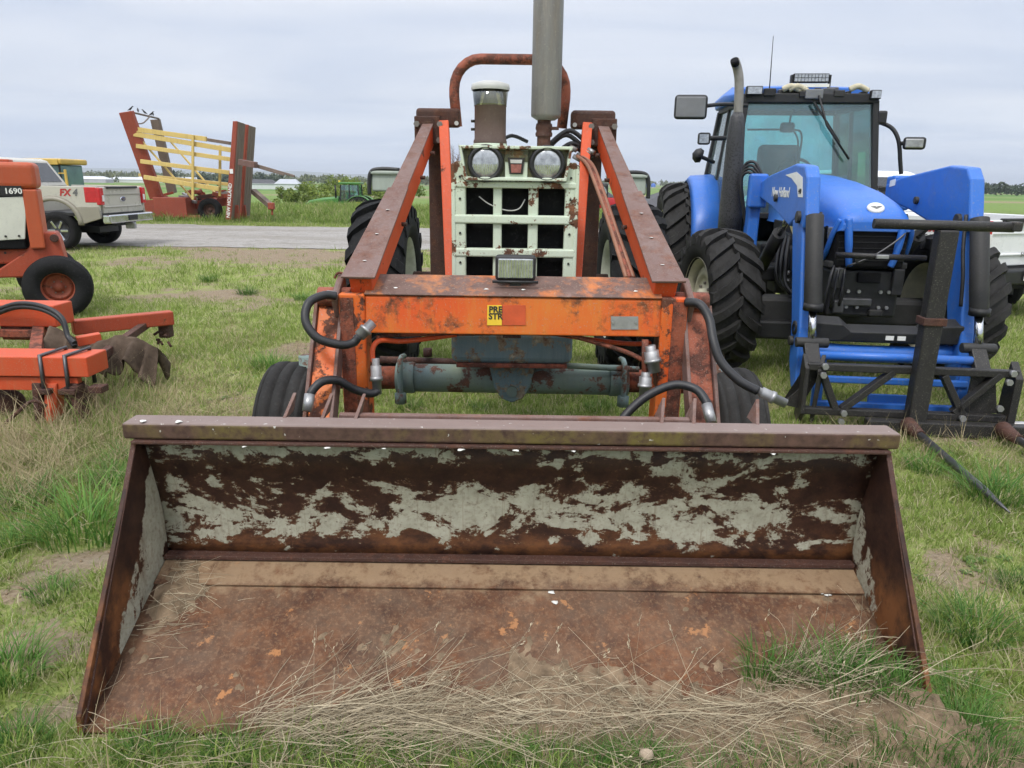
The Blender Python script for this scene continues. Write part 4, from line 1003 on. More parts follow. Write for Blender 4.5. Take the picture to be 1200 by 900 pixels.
t.done(t.mix(g, (.22, .175, .115), (.56, .48, .34)), .8, 0, .2)
o = put('dry_straw', me, 'straw'); tag(o, 'matted dry straw lying over the bucket lip', None, None, 'stuff')
# young green clumps rooted in the soil at the right end of the bucket
clump = [blade_mesh(110, .05, .14, .085, .9, .0045, 'clump_%d' % i, 'lush_grass', 4, 150 + i) for i in range(2)]
for i, (x, y, sc) in enumerate(((.84, 2.02, 1.0), (1.02, 1.95, 1.15), (1.13, 1.92, 1.15), (1.02, 1.87, .95), (1.10, 2.00, .9), (.90, 1.98, .8), (1.17, 1.84, .8), (.80, 1.97, .7), (1.20, 1.70, .8), (1.34, 1.78, .9), (1.10, 1.72, .7), (1.30, 1.66, .8), (1.40, 1.70, .8), (.95, 1.78, .6), (1.00, 1.70, .8), (.85, 1.72, .7), (.70, 1.70, .8), (1.22, 1.62, .9), (.58, 1.67, .7), (1.08, 1.64, .8), (-.80, 1.70, .8), (-1.0, 1.70, .8), (.42, 1.70, .8), (.25, 1.66, .7), (-.3, 1.70, .7), (-.62, 1.70, .75), (.05, 1.69, .6), (.33, 1.73, .6), (-.05, 1.66, .6), (-.46, 1.66, .7))):
    o = put('grass_clump', clump[i % 2], 'lush_grass'); o.location = (x, y, floor_z(x, y) + max(0, heap_h(x, y)) - .003); o.scale = (sc, sc, sc); o.rotation_euler[2] = i * 1.9
    tag(o, 'young bright grass clump sprouting from soil in the bucket' if y > 1.8 and x < 1.3 else 'young bright grass clump rooted just below the bucket lip', 'grass', 'grass in the bucket soil' if y > 1.8 and x < 1.3 else 'grass along the bucket lip')
# ================================================================== blue tractor with loader and bale spear
worn('nh_blue', (.024, .140, .53), (.030, .150, .54), .26, 4, (.10, .16, .36), (.05, .13, .42), .40, edge=.3, bump=.03, fade=(.05, .14, .43), spec=.5)
plain('nh_blue_faded', (.030, .13, .60), .45, var=.2, scale=6)
plain('soft_black', (.011, .011, .012), .55, var=.35, scale=9)
plain('dusty_black', (.024, .0235, .023), .62, var=.4, scale=7, bump=.15)
worn('spear_black', (.019, .018, .0175), (.030, .0285, .027), .25, 8, (.14, .10, .08), (.06, .045, .04), .5, edge=.1, bump=.1)
plain('grey_panel', (.17, .175, .18), .6, var=.2)
plain('steel_dark', (.10, .10, .105), .4, metal=.6, var=.3)
plain('decal_white', (.78, .78, .74), .5, var=.1)
plain('decal_yellow', (.62, .55, .22), .5, var=.25, scale=14)
plain('seat_cloth', (.07, .075, .085), .9, var=.2)
plain('cream_foam', (.55, .50, .36), .9, var=.3, scale=14)
plain('muffler_pipe', (.30, .28, .25), .4, metal=.5, var=.3)
glassy('cab_glass', (.66, .90, .91), .05, .02, ((.45, .52, .50), .22))
t = NT('perforated_black'); vo = t.n('ShaderNodeTexVoronoi'); t.l(t.co, vo.inputs['Vector']); vo.inputs['Scale'].default_value = 75
t.bump(vo.outputs['Distance'], .3, .003); t.done(t.mix(t.ramp(vo.outputs['Distance'], .25, .45), (.012, .012, .013), (.050, .050, .052)), .5, 0, .4)

NR, NRZ = V((2.77, 6.20, 0)), math.radians(-6.0)
N = thing('blue_tractor', 'blue cab tractor with loader arms and a black bale spear in front', 'tractor', NR, NRZ)
NM = Matrix.Translation(NR) @ Matrix.Rotation(NRZ, 4, 'Z'); NI = NM.inverted()
def nh(px, py, Y): return NI @ P(px, py, Y)
def nhg(px, py, Z): return NI @ G(px, py, Z)
set_org((0, 0, 0))
# wheels
for s in (-1, 1):
    wheel('front_wheel', N, (-1.0 if s < 0 else .90, .06, .62), (-.985, -.17, 0) if s < 0 else (.99, .08, 0), .62, .43, .355, 'lug', 'old_tyre', 'rim_cream', 20, .045, dish=.45, nuts=8)
    wheel('rear_wheel', N, (s * 1.06, 2.62, .81), (s, 0, 0), .81, .50, .48, 'lug', 'old_tyre', 'rim_cream', 22, .05, dish=.45, nuts=8)
MB().bar((-.80, .06, .56), (.80, .06, .56), .20, .24).build('front_axle', 'dusty_black', N, .04)
MB().bar((-.85, 2.62, .80), (.85, 2.62, .80), .3, .34).build('rear_axle', 'dusty_black', N, .05)
MB().bar((-.72, -.05, .40), (-.30, -.05, .40), .12, .16).build('axle_step', 'soft_black', N, .02)
# engine, frame, weights
eng = MB().box((0, .55, .82), (.56, 1.5, .48)).build('engine', 'dusty_black', N, .03)
for i, (x, y, z, a, b, c, m) in enumerate(((-.31, .35, .98, .12, .35, .22, 'soft_black'), (-.33, .75, .75, .10, .30, .26, 'dusty_black'), (-.32, .15, .72, .09, .18, .14, 'steel_dark'), (-.30, .55, 1.14, .08, .7, .10, 'soft_black'), (.31, .4, .95, .12, .5, .3, 'soft_black'), (-.36, 1.15, .80, .20, .35, .5, 'dusty_black'), (.4, 1.15, .8, .2, .35, .5, 'dusty_black'))):
    MB().box((x, y, z), (a, b, c)).build('engine_casing', m, eng, .02)
for k in range(6): MB().cyl((-.37 - .004 * k, .12 + .05 * (k % 3), .80 + .07 * (k // 3)), (-.40, .12 + .05 * (k % 3), .80 + .07 * (k // 3)), .018, n=8).build('engine_bolt', 'steel', eng)
for k in range(3):
    hose('engine_hose', [V((-.32, -.1 + .15 * k, .66)), V((-.42, .05 + .15 * k, .78)), V((-.40, .2 + .15 * k, 1.0)), V((-.34, .4 + .12 * k, 1.16))], .018, 'black_hose', eng)
MB().box((0, -.42, .80), (.52, .36, .36)).build('front_support', 'soft_black', N, .02)
MB().box((0, -.50, 1.02), (.58, .22, .05)).build('front_shelf', 'dusty_black', N, .01)
MB().box((.02, -.615, .93), (.17, .02, .08)).build('tow_socket', 'dark_void', N, .005)
for k, (x, z, w_, h_) in enumerate(((-.21, .92, .07, .16), (.23, .90, .08, .20), (-.05, .74, .22, .06), (.10, .66, .10, .05), (-.18, .70, .08, .10))): MB().box((x, -.615, z), (w_, .05, h_)).build('bracket', 'dusty_black' if k % 2 else 'steel_dark', N, .01)
bolts([V((x, -.606, z)) for x in (-.12, -.04, .12, .18) for z in (.82, .70)], (0, -1, 0), .014, 'steel', N, .02)
for k in range(3): hose('front_hose', [V((-.25 + .05 * k, -.45, .62)), V((-.30 + .06 * k, -.64, .72)), V((-.28 + .05 * k, -.66, .92)), V((-.24 + .04 * k, -.60, 1.02))], .012, 'black_hose', N)
MB().tube(curve([V((-.18, -.70, 1.02)), V((-.02, -.73, 1.10)), V((.12, -.72, 1.20)), V((.20, -.70, 1.27))], 4), .007, 6).build('nose_rod', 'steel_dark', N)
MB().cyl((-.10, -.69, 1.08), (-.10, -.72, 1.08), .04, n=14).build('round_knob', 'soft_black', N)
# hood: rounded bonnet dropping to the nose
hr = []
for y, w, zt, zb in ((1.45, 0.320, 1.73, 1.25), (.9, 0.320, 1.70, 1.25), (.3, 0.316, 1.645, 1.24), (-.15, 0.308, 1.58, 1.23), (-.42, 0.296, 1.52, 1.24), (-.58, 0.276, 1.455, 1.26), (-.655, 0.252, 1.395, 1.28), (-.675, 0.240, 1.345, 1.30)):
    ring = [V((-w, y, zb))]
    for a in np.linspace(0, math.pi, 15): ring.append(V((-w * math.copysign(abs(math.cos(a)) ** .55, math.cos(a)), y, zb + (zt - zb) * math.sin(a) ** .75)))
    ring.append(V((w, y, zb))); hr.append(ring)
hood = MB().loft(hr).build('hood', 'nh_blue', N)
MB().loft([[V((x * q, y, z)) for x, z in ((-.28, 1.00), (-.29, 1.31), (.29, 1.31), (.28, 1.00))] for y, q in ((.2, 1.05), (-.45, 1.02), (-.60, .92), (-.63, .88))], smooth=False).build('nose_grille', 'dark_void', N, .02)
for k in range(5): MB().bar((-.24, -.632, 1.06 + .045 * k), (.24, -.632, 1.06 + .045 * k), .008, .006).build('grille_slat', 'soft_black', N)
for s in (-1, 1):
    MB().tube(curve([V((s * .20, -.655, 1.37)), V((s * .185, -.668, 1.22)), V((s * .165, -.662, 1.08)), V((s * .15, -.652, 1.02))], 5), [.03] * 8 + [.026] * 8, 8).build('nose_fang', 'nh_blue', hood)
    MB().tube(curve([V((s * .25, -.63, 1.36)), V((s * .285, -.60, 1.25)), V((s * .295, -.52, 1.10)), V((s * .29, -.40, 1.02))], 5), .02, 8).build('nose_edge', 'nh_blue', hood)
    MB().box((s * .318, .3, 1.18), (.02, 1.6, .20)).build('side_panel', 'soft_black', hood, .01)
    MB().loft([[V((s * .24, -.55, 1.30)), V((s * .30, -.50, 1.30)), V((s * .295, -.50, 1.20)), V((s * .24, -.57, 1.18))], [V((s * .23, -.60, 1.30)), V((s * .28, -.57, 1.30)), V((s * .275, -.57, 1.20)), V((s * .23, -.62, 1.18))]], smooth=False).build('hood_lamp', 'lens_glass', hood, .01)
nb = MB().lathe([(.001, .012), (.05, .012), (.062, .006), (.064, 0)], (0, 0, 0), (0, 0, 1), 24)
badge = put('nose_badge', nb.mesh('nose_badge'), 'decal_white', hood); badge.location = (0, -.605, 1.447); badge.rotation_euler = (math.radians(55), 0, 0); badge.scale = (1, .72, 1)
lf = MB().prism([V((-.042, .006, .013)), V((-.01, .014, .013)), V((.0, .004, .013)), V((.016, .016, .013)), V((.042, .010, .013)), V((.012, -.014, .013)), V((.0, -.022, .013)), V((-.016, -.010, .013))], (0, 0, .002)).mesh('leaf_emblem')
le = put('leaf_emblem', lf, 'grey_panel', hood); le.location = badge.location; le.rotation_euler = badge.rotation_euler; le.scale = badge.scale
# cab frame
CB = dict(fl=V((-.76, 1.42, 1.30)), fr=V((.76, 1.42, 1.30)), tl=V((-.625, 1.56, 2.42)), tr=V((.625, 1.56, 2.42)), bl=V((-.80, 2.95, 1.30)), br=V((.80, 2.95, 1.30)), ul=V((-.66, 2.85, 2.42)), ur=V((.66, 2.85, 2.42)))
lo = V((0, 0, -.45))
cab = MB().bar(CB['fl'] + lo * 0.9, CB['tl'], .065, .085, up=(0, 1, 0)).build('cab', 'soft_black', N, .012)
for a, b, w, h in (('fr', 'tr', .065, .085), ('bl', 'ul', .06, .09), ('br', 'ur', .06, .09)):
    MB().bar(CB[a] + (lo * .9 if a == 'fr' else V()), CB[b], w, h, up=(0, 1, 0)).build('pillar', 'soft_black', cab, .012)
for a, b in (('fl', 'fr'), ('bl', 'br'), ('tl', 'tr'), ('ul', 'ur'), ('tl', 'ul'), ('tr', 'ur'), ('bl', 'fl'), ('br', 'fr')):
    if (a, b) in (('bl', 'fl'), ('br', 'fr')):
        MB().bar(CB[a] + lo * .9, CB[b] + lo * .9, .05, .06).build('cab_rail', 'soft_black', cab, .01)
    else: MB().bar(CB[a], CB[b], .05, .06).build('cab_rail', 'soft_black', cab, .01)
MB().bar(V((-.80, 2.30, .85)), V((-.645, 2.30, 2.42)), .035, .05, up=(0, 1, 0)).build('pillar', 'soft_black', cab, .008)
MB().bar(V((.80, 2.30, .85)), V((.645, 2.30, 2.42)), .035, .05, up=(0, 1, 0)).build('pillar', 'soft_black', cab, .008)
def pane(a, b, c, d, name='window_pane'):
    n_ = (V(b) - V(a)).cross(V(d) - V(a)).normalized() * .005; return MB().prism([a, b, c, d], n_).build(name, 'cab_glass', cab)
pane(CB['fl'], CB['fr'], CB['tr'], CB['tl'], 'windscreen'); pane(CB['bl'], CB['br'], CB['ur'], CB['ul'], 'rear_window')
pane(CB['fl'] + lo * .9, CB['bl'] + lo * .9 + V((0, -.65, 0)), V((-.645, 2.30, 2.42)), CB['tl'], 'door_glass'); pane(CB['fr'] + lo * .9, CB['br'] + lo * .9 + V((0, -.65, 0)), V((.645, 2.30, 2.42)), CB['tr'], 'door_glass')
pane(V((-.795, 2.32, 1.3)), CB['bl'], CB['ul'], V((-.646, 2.32, 2.42)), 'side_pane'); pane(V((.795, 2.32, 1.3)), CB['br'], CB['ur'], V((.646, 2.32, 2.42)), 'side_pane')
MB().box((0, 2.1, .80), (1.5, 1.5, .10)).build('cab_floor', 'dusty_black', cab, .02)
MB().box((0, 2.86, 1.08), (1.55, .06, .5)).build('cab_rear_wall', 'dusty_black', cab, .02)
# roof: blue cap at the back, bare fittings along the front
rr = []
for y, w, z0, z1 in ((1.86, .68, 2.45, 2.57), (2.2, .73, 2.44, 2.62), (2.8, .73, 2.44, 2.61), (3.05, .68, 2.45, 2.54)):
    rr.append([V((-w, y, z0)), V((-w * 1.02, y, (z0 + z1) / 2)), V((-w * .9, y, z1)), V((0, y, z1 + .02)), V((w * .9, y, z1)), V((w * 1.02, y, (z0 + z1) / 2)), V((w, y, z0))])
roof = MB().loft(rr).build('roof', 'nh_blue', N, .01)
MB().box((0, 1.66, 2.44), (1.30, .30, .09)).build('roof_front_tray', 'soft_black', roof, .01)
rnd = random.Random(3)
for k in range(26):
    x = -.60 + 1.2 * k / 25; MB().box((x, 1.56 + rnd.uniform(-.05, .12), 2.475 + rnd.uniform(-.03, .03)), (rnd.uniform(.03, .13), rnd.uniform(.05, .12), rnd.uniform(.03, .10))).build('roof_fitting', rnd.choice(('soft_black', 'soft_black', 'dusty_black', 'soft_black', 'steel_dark')), roof, .008)
for k, x in enumerate((-.28, -.22, .36)): MB().tube(curve([V((x, 1.53, 2.52)), V((x + .08, 1.52, 2.55)), V((x + .18, 1.54, 2.51))], 5), .028, 8).build('foam_duct', 'cream_foam', roof)
MB().box((.02, 1.50, 2.475), (.17, .04, .09)).build('roof_fan', 'grey_panel', roof, .01)
for x, w in ((-.50, .16), (.60, .10)):
    lm = MB().box((x - .06 * (x < 0), 1.50, 2.505 if x < 0 else 2.47), (w, .07, .085)).build('roof_lamp', 'soft_black', roof, .01)
    MB().box((x - .06 * (x < 0), 1.462, 2.505 if x < 0 else 2.47), (w * .85, .008, .065)).build('lens', 'lens_glass', lm)
lb = MB().box((.0, 1.62, 2.635), (.345, .07, .085)).build('light_bar', 'soft_black', N, .008)
for i in range(2):
    for k in range(10): MB().box((-.148 + .033 * k, 1.582, 2.617 + .036 * i), (.028, .006, .030)).build('light_cell', 'lens_glass', lb)
for s in (-1, 1): MB().box((s * .185, 1.62, 2.60), (.015, .06, .13)).build('bar_bracket', 'soft_black', lb)
MB().box((0, 1.60, 2.565), (.36, .03, .03)).build('bar_mount', 'decal_white', lb)
MB().tube([V((-.36, 1.75, 2.55)), V((-.375, 1.75, 3.05))], [.006, .003], 6).build('aerial', 'soft_black', N)
# wipers, wheel, seat, screen
MB().tube([V((.06, 1.47, 2.46)), V((.16, 1.44, 2.18)), V((.40, 1.40, 1.86))], .012, 6).build('wiper', 'soft_black', N)
MB().bar((.02, 1.475, 2.40), (.30, 1.435, 2.02), .022, .018).build('wiper', 'soft_black', N)
sw = MB(); ring = [V((.0 + .19 * math.cos(a), 1.86 - .07 * math.sin(a), 1.70 + .17 * math.sin(a))) for a in np.linspace(0, 6.283, 25)]
sw = sw.tube(ring, .015, 8, False).build('steering_wheel', 'soft_black', N)
MB().tube([V((0, 1.86, 1.70)), V((0, 1.65, 1.25))], .05, 10).build('steering_column', 'soft_black', sw)
seat = MB().box((0, 2.35, 1.35), (.50, .48, .16)).build('seat', 'seat_cloth', N, .05, 3)
MB().box((0, 2.60, 1.72), (.48, .14, .66)).build('backrest', 'seat_cloth', seat, .06, 3)
MB().box((.34, 2.2, 1.62), (.36, .10, .22)).build('console', 'grey_panel', N, .02)
MB().tube(curve([V((-.10, 1.75, 2.36)), V((-.12, 1.75, 2.22)), V((-.02, 1.75, 2.05)), V((-.02, 1.75, 1.80))], 5), .010, 6).build('fan_stalk', 'soft_black', N)
MB().box((-.14, 1.76, 2.18), (.15, .06, .10)).build('cab_fan', 'soft_black', N, .04, 3)
MB().tube(curve([V((-.36, 2.7, 2.22)), V((.1, 2.7, 2.22)), V((.25, 2.7, 2.18)), V((.24, 2.7, 1.9)), V((.12, 2.7, 1.7)), V((.10, 2.7, 1.5))], 5), .012, 6).build('rear_frame_bar', 'soft_black', N)
# fenders
for s in (-1, 1):
    fr = []
    for a in np.linspace(math.radians(168), math.radians(20), 14):
        y = 2.62 + math.cos(a) * .90; z = .81 + math.sin(a) * .88 if math.sin(a) > -.9 else .5
        fr.append([V((s * .70, y, z + .03)), V((s * .98, y, z + .01)), V((s * 1.03, y, z - .05)), V((s * 1.01, y, z - .05)), V((s * .96, y, z - .03)), V((s * .70, y, z - .01))])
    fd = MB().loft(fr).build('rear_fender', 'nh_blue', N)
    MB().prism([V((s * .70, 1.76, 1.02)), V((s * 1.03, 1.74, 1.02)), V((s * .95, 1.70, .70)), V((s * .82, 1.68, .45)), V((s * .70, 1.68, .45))], (0, .03, 0)).build('fender_panel', 'grey_panel', fd, .01)
# exhaust stack with perforated sleeve and curved tip
ex = MB().tube([nh(853, 290, 7.25), nh(856, 250, 7.22), nh(861.5, 170, 7.15), nh(863, 150, 7.15), nh(864, 138, 7.15), nh(865, 132, 7.15)], [.112, .110, .082, .078, .064, .045], 20).build('exhaust_stack', 'perforated_black', N)
MB().tube(curve([nh(865, 134, 7.15), nh(866, 110, 7.15), nh(866, 92, 7.15), nh(864, 80, 7.15), nh(861, 71, 7.12)], 5), .042, 14).build('exhaust_tip', 'muffler_pipe', ex)
MB().tube(curve([nh(862, 76, 7.1), nh(860.5, 70, 7.07)], 2), [.036, .036], 12).build('tip_mouth', 'dark_void', ex)
# mirrors and lamps on stalks
MB().tube(curve([nh(875, 124, 7.6), nh(850, 122, 7.4), nh(828, 124, 7.2)], 4), .018, 8).build('mirror_arm', 'soft_black', N)
mr = MB().box(nh(809.5, 125.5, 7.15), (.30, .07, .215)).build('mirror', 'soft_black', N, .05, 3)
mg = MB().box(nh(809.5, 125.5, 7.10), (.265, .02, .18)).build('mirror_face', 'grey_panel', mr, .03, 3)
MB().cyl(nh(850, 162, 7.4), nh(828, 162, 7.3), .022, n=8).build('lamp_arm', 'soft_black', N)
sl_ = MB().box(nh(825, 162.5, 7.3), (.115, .08, .11)).build('side_lamp', 'soft_black', N, .02); MB().box(nh(825, 162.5, 7.25), (.085, .02, .08)).build('lens', 'lens_glass', sl_)
MB().lathe([(.001, -.06), (.05, -.04), (.075, .0), (.06, .04), (.001, .05)], nh(818, 182, 7.6), (1, 0, -.3), 14).build('side_lamp', 'soft_black', N)
MB().cyl(nh(820, 183, 7.6), nh(836, 190, 7.8), .02, n=8).build('lamp_arm', 'soft_black', N)
MB().tube(curve([nh(1030, 143, 7.7), nh(1045, 150, 7.65), nh(1053, 165, 7.6), nh(1055, 190, 7.6), nh(1056, 204, 7.6)], 5), .020, 8).build('mirror_arm', 'soft_black', N)
mr = MB().box(nh(1071.5, 168, 7.55), (.21, .07, .12)).build('mirror', 'soft_black', N, .03, 3); MB().box(nh(1071.5, 168, 7.50), (.17, .02, .085)).build('mirror_face', 'steel', mr, .02)
MB().cyl(nh(1056, 168, 7.58), nh(1064, 168, 7.55), .02, n=8).build('mirror_clamp', 'soft_black', N)
MB().box(nh(1033, 138, 7.65), (.09, .08, .13)).build('corner_box', 'soft_black', N, .02)
# loader: towers, arms, cylinders
def beam_poly(name, pts, Y, th, mat, par, bevel=.012):
    """plate cut to an outline, its thickness running across the tractor"""
    return MB().prism([nh(x, y, d) for x, y, d in pts], NI.to_3x3() @ V((th, 0, 0))).build(name, mat, par, bevel)
def arm_side(s):
    # side outline in tractor coordinates (y forward is negative)
    o_ = [(.62, 1.62), (.60, 1.50), (.05, 1.42), (-.55, 1.30), (-.70, 1.36), (-.95, 1.30), (-.98, 1.40), (-.90, 1.66), (-.82, 1.74), (-.55, 1.76), (.30, 1.68)]
    return [(y, z) for y, z in o_]
for s, xc in ((-1, -.555), (1, .545)):
    tw = MB().box((s * .62, .72, 1.22), (.10, .20, .95)).build('loader_tower', 'nh_blue', N, .02)
    MB().box((s * .62, .60, 1.55), (.16, .10, .30)).build('tower_plate', 'nh_blue', tw, .02)
    MB().box((s * .48, .72, .80), (.30, .28, .14)).build('tower_bracket', 'soft_black', tw, .02)
    pts = [V((xc - .05, y, z)) for y, z in arm_side(s)]
    arm = MB().prism(pts, (.10, 0, 0)).build('loader_arm', 'nh_blue', N, .018, 3)
    low = MB().prism([V((xc - .045, -.62, 1.36)), V((xc - .045, -.90, 1.36)), V((xc - .045, -1.14, .62)), V((xc - .045, -1.20, .20)), V((xc - .045, -1.10, .16)), V((xc - .045, -.98, .34)), V((xc - .045, -.92, .62))], (.09, 0, 0)).build('lower_arm', 'nh_blue', arm, .015, 3)
    for k, (y, z, r_) in enumerate(((-.84, 1.38, .045), (-.10, 1.50, .03), (-1.02, .50, .035))): MB().cyl((xc - .075, y, z), (xc + .075, y, z), r_, n=14).build('arm_pin', 'dusty_black', arm, .005)
    MB().lathe([(.028, -.056), (.052, -.056), (.052, .056), (.028, .056)], (xc, -1.045, .60), (1, 0, 0), 20).build('arm_port', 'soft_black', arm)
    # tilt cylinder in front of the lower arm
    c0, c1 = V((xc + .01, -1.00, 1.40)), V((xc + .01, -1.22, .76)); c2 = V((xc + .01, -1.285, .56))
    cy = MB().cyl(c0, c1, .060, n=18).build('tilt_cylinder', 'dusty_black', N, .006)
    MB().cyl(c1, c2, .028, n=14).build('cylinder_rod', 'chrome', cy); MB().cyl(c1 - V((0, 0, -.05)), c1, .066, n=18).build('gland', 'soft_black', cy)
    MB().cyl((xc - .10, -1.29, .545), (xc + .12, -1.29, .545), .035, n=14).build('rod_pin', 'dusty_black', cy, .005)
    # lift cylinder from tower foot to arm
    lc = MB().cyl((xc, .45, .86), (xc, -.10, 1.22), .055, n=16).build('lift_cylinder', 'soft_black', N); MB().cyl((xc, -.10, 1.22), (xc, -.45, 1.42), .026, n=12).build('cylinder_rod', 'chrome', lc)
    MB().bar((xc, -1.28, .56), (xc + .0, -1.42, .40), .10, .05, up=(0, 0, 1)).build('tilt_link', 'spear_black', N, .008)
    hose('tilt_hose', [V((xc + .06 * s * -1, -.95, 1.42)), V((xc - .075 * s, -1.02, 1.2)), V((xc - .07 * s, -1.08, 1.0)), V((xc - .06 * s, -1.1, .8))], .013, 'black_hose', N)
# letters on the arm that shows its flank
xs_ = -.555 - .0515
wd = MB().prism([V((xs_, -.30, 1.68)), V((xs_, -.62, 1.70)), V((xs_, -.80, 1.66)), V((xs_, -.86, 1.52)), V((xs_, -.74, 1.52)), V((xs_, -.68, 1.60)), V((xs_, -.50, 1.655))], (-.002, 0, 0)).build('arm_decal', 'decal_white', N)
lettering('New Holland', .105, V((xs_ - .001, -.20, 1.545)), (0, -1, 0), (0, 0, 1), 'decal_white', N, 0, .002)
lettering('440', .05, V((xs_ - .004, -.78, 1.56)), (0, -1, 0), (0, 0, 1), 'ink_black', N, 0, .001)
MB().prism([V((-.335, .55, 1.30)), V((-.335, .20, 1.12)), V((-.335, .05, 1.20)), V((-.335, .15, 1.36))], (-.003, 0, 0)).build('hood_decal', 'decal_yellow', N)
lbp = MB().prism([V((.494, .52, 1.60)), V((.494, .40, 1.615)), V((.494, .40, 1.70 - .03)), V((.494, .52, 1.655))], (-.002, 0, 0)).build('arm_label', 'decal_white', N)
# hoses by the cab
for k in range(4):
    hose('loader_hose', [nh(893, 205 + 3 * k, 6.95), nh(884 - 2 * k, 190 + 4 * k, 7.0), nh(872 - k, 195 + 5 * k, 7.05), nh(868 + k, 222 + 5 * k, 7.05), nh(874, 262 + 2 * k, 7.05)], .014, 'black_hose', N)
# cross tube and guard box between the lower arms
MB().tube(curve([V((-.53, -1.00, .47)), V((-.35, -1.05, .435)), V((0, -1.06, .43)), V((.35, -1.05, .435)), V((.53, -1.00, .47))], 5), .062, 16).build('cross_tube', 'nh_blue', N)
cg = MB().loft([[V((x, -1.00, .50)), V((x, -1.12, .53)), V((x, -1.14, .60 + k)), V((x, -1.02, .64 + k))] for x, k in ((-.52, .06), (-.30, .05), (-.24, .0), (.24, .0), (.30, .05), (.52, .06))], smooth=False).build('coupler_box', 'dusty_black', N, .006)
for x in (.03, .11): MB().box((x, -1.137, .565), (.055, .006, .030)).build('box_label', 'decal_white', cg)
MB().cyl((-.30, -.78, 1.11), (.33, -.80, 1.10), .022, n=10).build('cross_pipe', 'spear_black', N)
MB().box((.02, -.80, 1.105), (.09, .05, .03)).build('pipe_clip', 'steel', N, .005)
# ---- bale spear hung on the quick coupler
SY = -1.50
def fr(x, z): return V((x + .06, SY, z))
sp = MB().prism([V((-.64, SY + .02, .02)), V((-.64, SY - .05, .10)), V((-.64, SY - .04, .42)), V((-.64, SY + .06, .50)), V((-.64, SY + .09, .30)), V((-.64, SY + .10, .05))], (.03, 0, 0)).build('bale_spear', 'spear_black', N, .006)
sp['label'] = 'black bale spear frame with tall post and top pipe'
MB().prism([V((.69, SY + .02, .02)), V((.69, SY - .05, .08)), V((.69, SY - .05, .40)), V((.69, SY + .05, .50)), V((.69, SY + .09, .30)), V((.69, SY + .10, .04))], (.05, 0, 0)).build('frame_cheek', 'spear_black', sp, .006)
MB().prism([V((-.56, SY, .02)), V((-.56, SY - .04, .40)), V((-.52, SY + .04, .50))], (.03, 0, 0)).build('frame_cheek', 'spear_black', sp, .005)
MB().bar(fr(-.68, .425), fr(.66, .425), .055, .05).build('frame_rail', 'spear_black', sp, .008)
MB().bar(fr(-.68, .115), fr(.66, .115), .06, .05).build('frame_rail', 'spear_black', sp, .008)
for a, b in (((-.60, .44), (-.46, .13)), ((-.42, .13), (-.12, .41)), ((.55, .42), (.30, .14)), ((.20, .40), (.36, .13))):
    MB().bar(fr(*a), fr(*b), .045, .06, up=(0, 1, 0)).build('frame_brace', 'spear_black', sp, .006)
for s, x0 in ((-1, -.58), (1, .5)):
    MB().prism([V((x0 - .05, SY + .03, .12)), V((x0 + .16 * s, SY + .03, .14)), V((x0 + .10, SY + .03, .42)), V((x0 - .04, SY + .03, .42))], (0, .02, 0)).build('gusset_plate', 'spear_black', sp, .004)
bolts([V((x + .06, SY - .045, z)) for x, z in ((-.58, .44), (-.585, .38), (.60, .44), (.585, .38), (-.42, .12), (-.43, .06), (.34, .12), (.33, .06), (.56, .20))], (0, -1, 0), .022, 'steel', sp, .03)
MB().bar(V((.10, SY - .06, .06)), V((.10, SY - .06, 1.345)), .115, .10, up=(0, 1, 0)).build('spear_post', 'spear_black', sp, .010)
MB().box((.10, SY - .06, .77), (.145, .125, .05)).build('post_band', 'rust_dark', sp, .006)
MB().cyl(NI @ P(1024, 262, 4.72), NI @ P(1188, 266.5, 4.60), .032, n=14).build('top_pipe', 'spear_black', sp)
MB().box(NI @ P(1190, 265.5, 4.60), (.06, .07, .06)).build('pipe_end', 'spear_black', sp, .01)
MB().bar(V((-.22, SY - .09, .052)), V((1.0, SY - .09, .052)), .085, .095).build('base_bar', 'spear_black', sp, .008)
MB().cyl(V((.66, SY, .07)), V((1.0, SY, .07)), .03, n=12).build('base_rod', 'steel', sp)
for x in (.03, .62):
    b0 = V((x, SY - .13, .085)); tipw = NI @ (V((2.49, 3.32, .045)) if x < .3 else V((3.06, 3.24, .045)))
    MB().tube([b0, b0 + (tipw - b0) * .02, b0 + (tipw - b0) * .16], [.052, .050, .032], 12).build('spear_socket', 'rust_dark', sp)
    MB().tube([b0, b0 + (tipw - b0) * .8, tipw], [.024, .022, .004], 10).build('spear_tine', 'steel_dark', sp)
# blue carrier frame behind the spear
for z in (.12, .30): MB().bar(V((-.50, SY + .16, z)), V((.50, SY + .16, z)), .04, .045).build('carrier_rail', 'nh_blue', N, .008)
MB().cyl(V((-.52, SY + .15, .47)), V((.52, SY + .15, .47)), .03, n=12).build('carrier_tube', 'nh_blue', N)
for x in (-.48, .48): MB().bar(V((x, SY + .17, .08)), V((x, SY + .17, .47)), .07, .03, up=(0, 1, 0)).build('carrier_upright', 'nh_blue', N, .006)
MB().box((.0, SY + .18, .15), (.26, .02, .10)).build('carrier_plate', 'nh_blue', N, .006)
